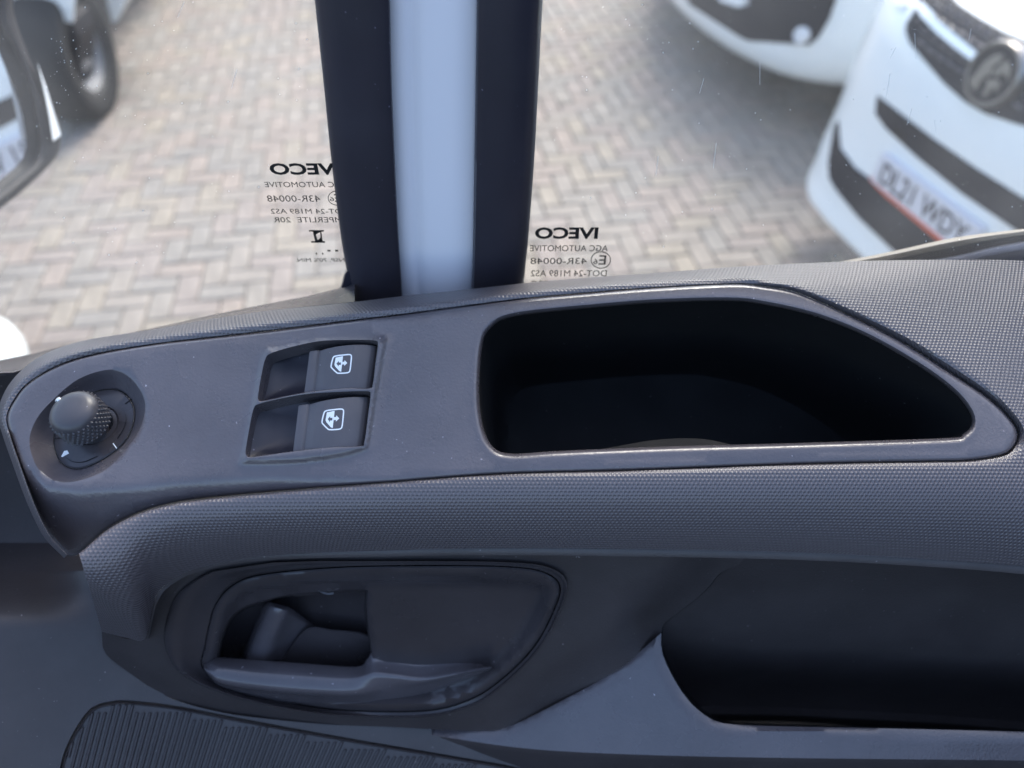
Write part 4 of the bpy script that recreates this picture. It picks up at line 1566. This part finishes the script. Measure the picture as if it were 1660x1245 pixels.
def build_truck():
    tr = empty('parked_truck', 'white vehicle at the top left with large black tyre', 'truck')
    # wheel: axis along X, outer face towards +X
    wc = PZ(152, 78, 0.0)
    bt = PZ(158, 188, 0.0)
    c = np.array([bt[0] - .02, bt[1] + .02, .37])
    ax = np.array([.995, .06, 0])
    ax /= np.linalg.norm(ax)
    e1 = np.cross(ax, [0, 0, 1.0])
    e2 = np.array([0, 0, 1.0])

    def lathe(prof, n=48):
        return [[c + ax * d + (e1 * math.cos(t) + e2 * math.sin(t)) * r_ for t in np.linspace(0, 2 * math.pi, n, False)] for (r_, d) in prof]
    wh = bpy.data.objects.new('wheel', None)
    COL.objects.link(wh)
    wh.parent = tr
    mb = MB()
    mb.grid(lathe([(.21, .085), (.25, .11), (.31, .12), (.345, .11), (.362, .085), (.37, .04), (.37, -.06), (.362, -.11), (.33, -.13), (.22, -.12)]), True)
    mb.build('tyre', M['tyre'], wh, recalc=True)
    mb = MB()
    mb.grid(lathe([(.225, .095), (.215, .085), (.20, .05), (.17, .03), (.12, .045), (.09, .075), (.05, .08), (.001, .08)]), True)
    mb.build('rim', M['rim'], wh, recalc=True)
    # mudguard / inner arch (dark) and white panels
    mb = MB()
    Yb = float(c[1]) - .12
    fl = [(38, 52), (84, 27), (118, 36), (128, 60), (128, 176), (97, 186), (88, 165), (60, 110)]
    lp = dense_poly(fl, 14)
    a = [PY(p[0], p[1], Yb) for p in lp]
    mb.fill(lp, [], lambda x, y: PY(x, y, Yb))
    mb.grid([a, [q + np.array([0, .22, 0]) for q in a]], True)
    mb.build('mudguard', M['dark_trim'], tr, False)
    mb = MB()
    wp = cr([(-120, -90), (-120, 100), (0, 80), (40, 56), (62, 42), (84, 29), (100, 31), (117, 37), (119, 20), (122, -90)], 60, True)
    lp = dense_poly([(-120, -120), (-120, 100), (0, 80), (40, 56), (84, 29), (117, 37), (120, 0), (124, -120)], 14)
    a = [PY(p[0], p[1], Yb - .03) for p in lp]
    mb.fill(lp, [], lambda x, y: PY(x, y, Yb - .03))
    mb.grid([a, [q + np.array([0, .02, 0]) for q in a]], True)
    mb.build('body_panel', M['white_paint'], tr, False)
    mb = MB()
    Xs = float(c[0]) + .02
    lp = dense_poly([(170, -60), (173, 0), (182, 37), (190, 34), (204, 0), (222, -60)], 10)
    Y2 = float(c[1]) + .5
    a = [PY(p[0], p[1], Y2) for p in lp]
    mb.fill(lp, [], lambda x, y: PY(x, y, Y2))
    mb.grid([a, [q + np.array([-.05, .4, 0]) for q in a]], True)
    mb.build('side_panel', M['white_paint'], tr, False)
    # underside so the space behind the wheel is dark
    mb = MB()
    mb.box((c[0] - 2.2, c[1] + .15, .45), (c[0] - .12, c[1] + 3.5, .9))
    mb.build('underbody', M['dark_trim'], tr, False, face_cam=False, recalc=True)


build_truck()


# ---- the van's own wing mirror and front wing, seen past the quarter glass
def build_mirror():
    cpt = PD(20, 190, .80)
    tgt = np.array([1.40, 2.45, .78])
    d1 = (CAM - cpt) / np.linalg.norm(CAM - cpt)
    d2 = (tgt - cpt) / np.linalg.norm(tgt - cpt)
    n = d1 + d2
    n /= np.linalg.norm(n)

    def on(px, py, off=0.0):
        r = ray(px, py)
        t = ((cpt - CAM) @ n + off) / (r @ n)
        return CAM + r * t
    OUTL = cr([(8, -60), (22, 20), (40, 75), (62, 128), (84, 180), (98, 222), (96, 246), (80, 268), (45, 302), (0, 338), (-60, 372), (-180, 385), (-260, 300), (-260, -60), (-120, -90)], 120, True)
    INL = cr([(-14, -20), (0, 40), (20, 75), (36, 108), (51, 155), (59, 195), (64, 235), (54, 264), (26, 288), (0, 309), (-60, 342), (-170, 352), (-235, 290), (-235, -30), (-120, -60)], 120, True)
    rows = [[on(p[0], p[1], -.06) for p in offset(OUTL, -10)], [on(p[0], p[1], -.02) for p in OUTL], [on(p[0], p[1], 0) for p in OUTL], [on(p[0], p[1], .008) for p in offset(OUTL, -4)],
            [on(p[0], p[1], .010) for p in (OUTL * .5 + INL * .5)], [on(p[0], p[1], .006) for p in offset(INL, 3)], [on(p[0], p[1], -.004) for p in INL]]
    mb = MB()
    mb.grid(rows, True)
    mb.fill(offset(OUTL, -10), [], lambda x, y: on(x, y, -.06))
    wm = mb.build('wing_mirror', M['dark_trim'], door, sharp=50)
    wm['label'] = 'black framed wing mirror outside the quarter window'
    mb = MB()
    mb.fill(INL, [], lambda x, y: on(x, y, -.003))
    mb.build('mirror_glass', M['mirror'], wm, False)
    mb = MB()
    lp = dense_poly([(60, 100), (74, 138), (99, 219), (86, 229), (80, 190), (70, 140)], 6)
    a = [on(p[0], p[1], .016) for p in lp]
    mb.fill(lp, [], lambda x, y: on(x, y, .016))
    mb.grid([a, [on(p[0], p[1], 0) for p in lp]], True)
    mb.build('repeater_lens', M['lens'], wm, False)


build_mirror()


def build_wing():
    mb = MB()
    c = PD(-112, 664, 1.15)
    rows = []
    for i in range(13):
        th = math.pi * i / 12
        rows.append([c + np.array([math.sin(th) * math.cos(ph) * .115, math.sin(th) * math.sin(ph) * .20, math.cos(th) * .095]) for ph in np.linspace(0, 2 * math.pi, 32, False)])
    mb.grid(rows, True)
    o = mb.build('mirror_arm', M['white_paint'], door, recalc=True)
    o['label'] = 'white rounded outer panel below the mirror'


build_wing()
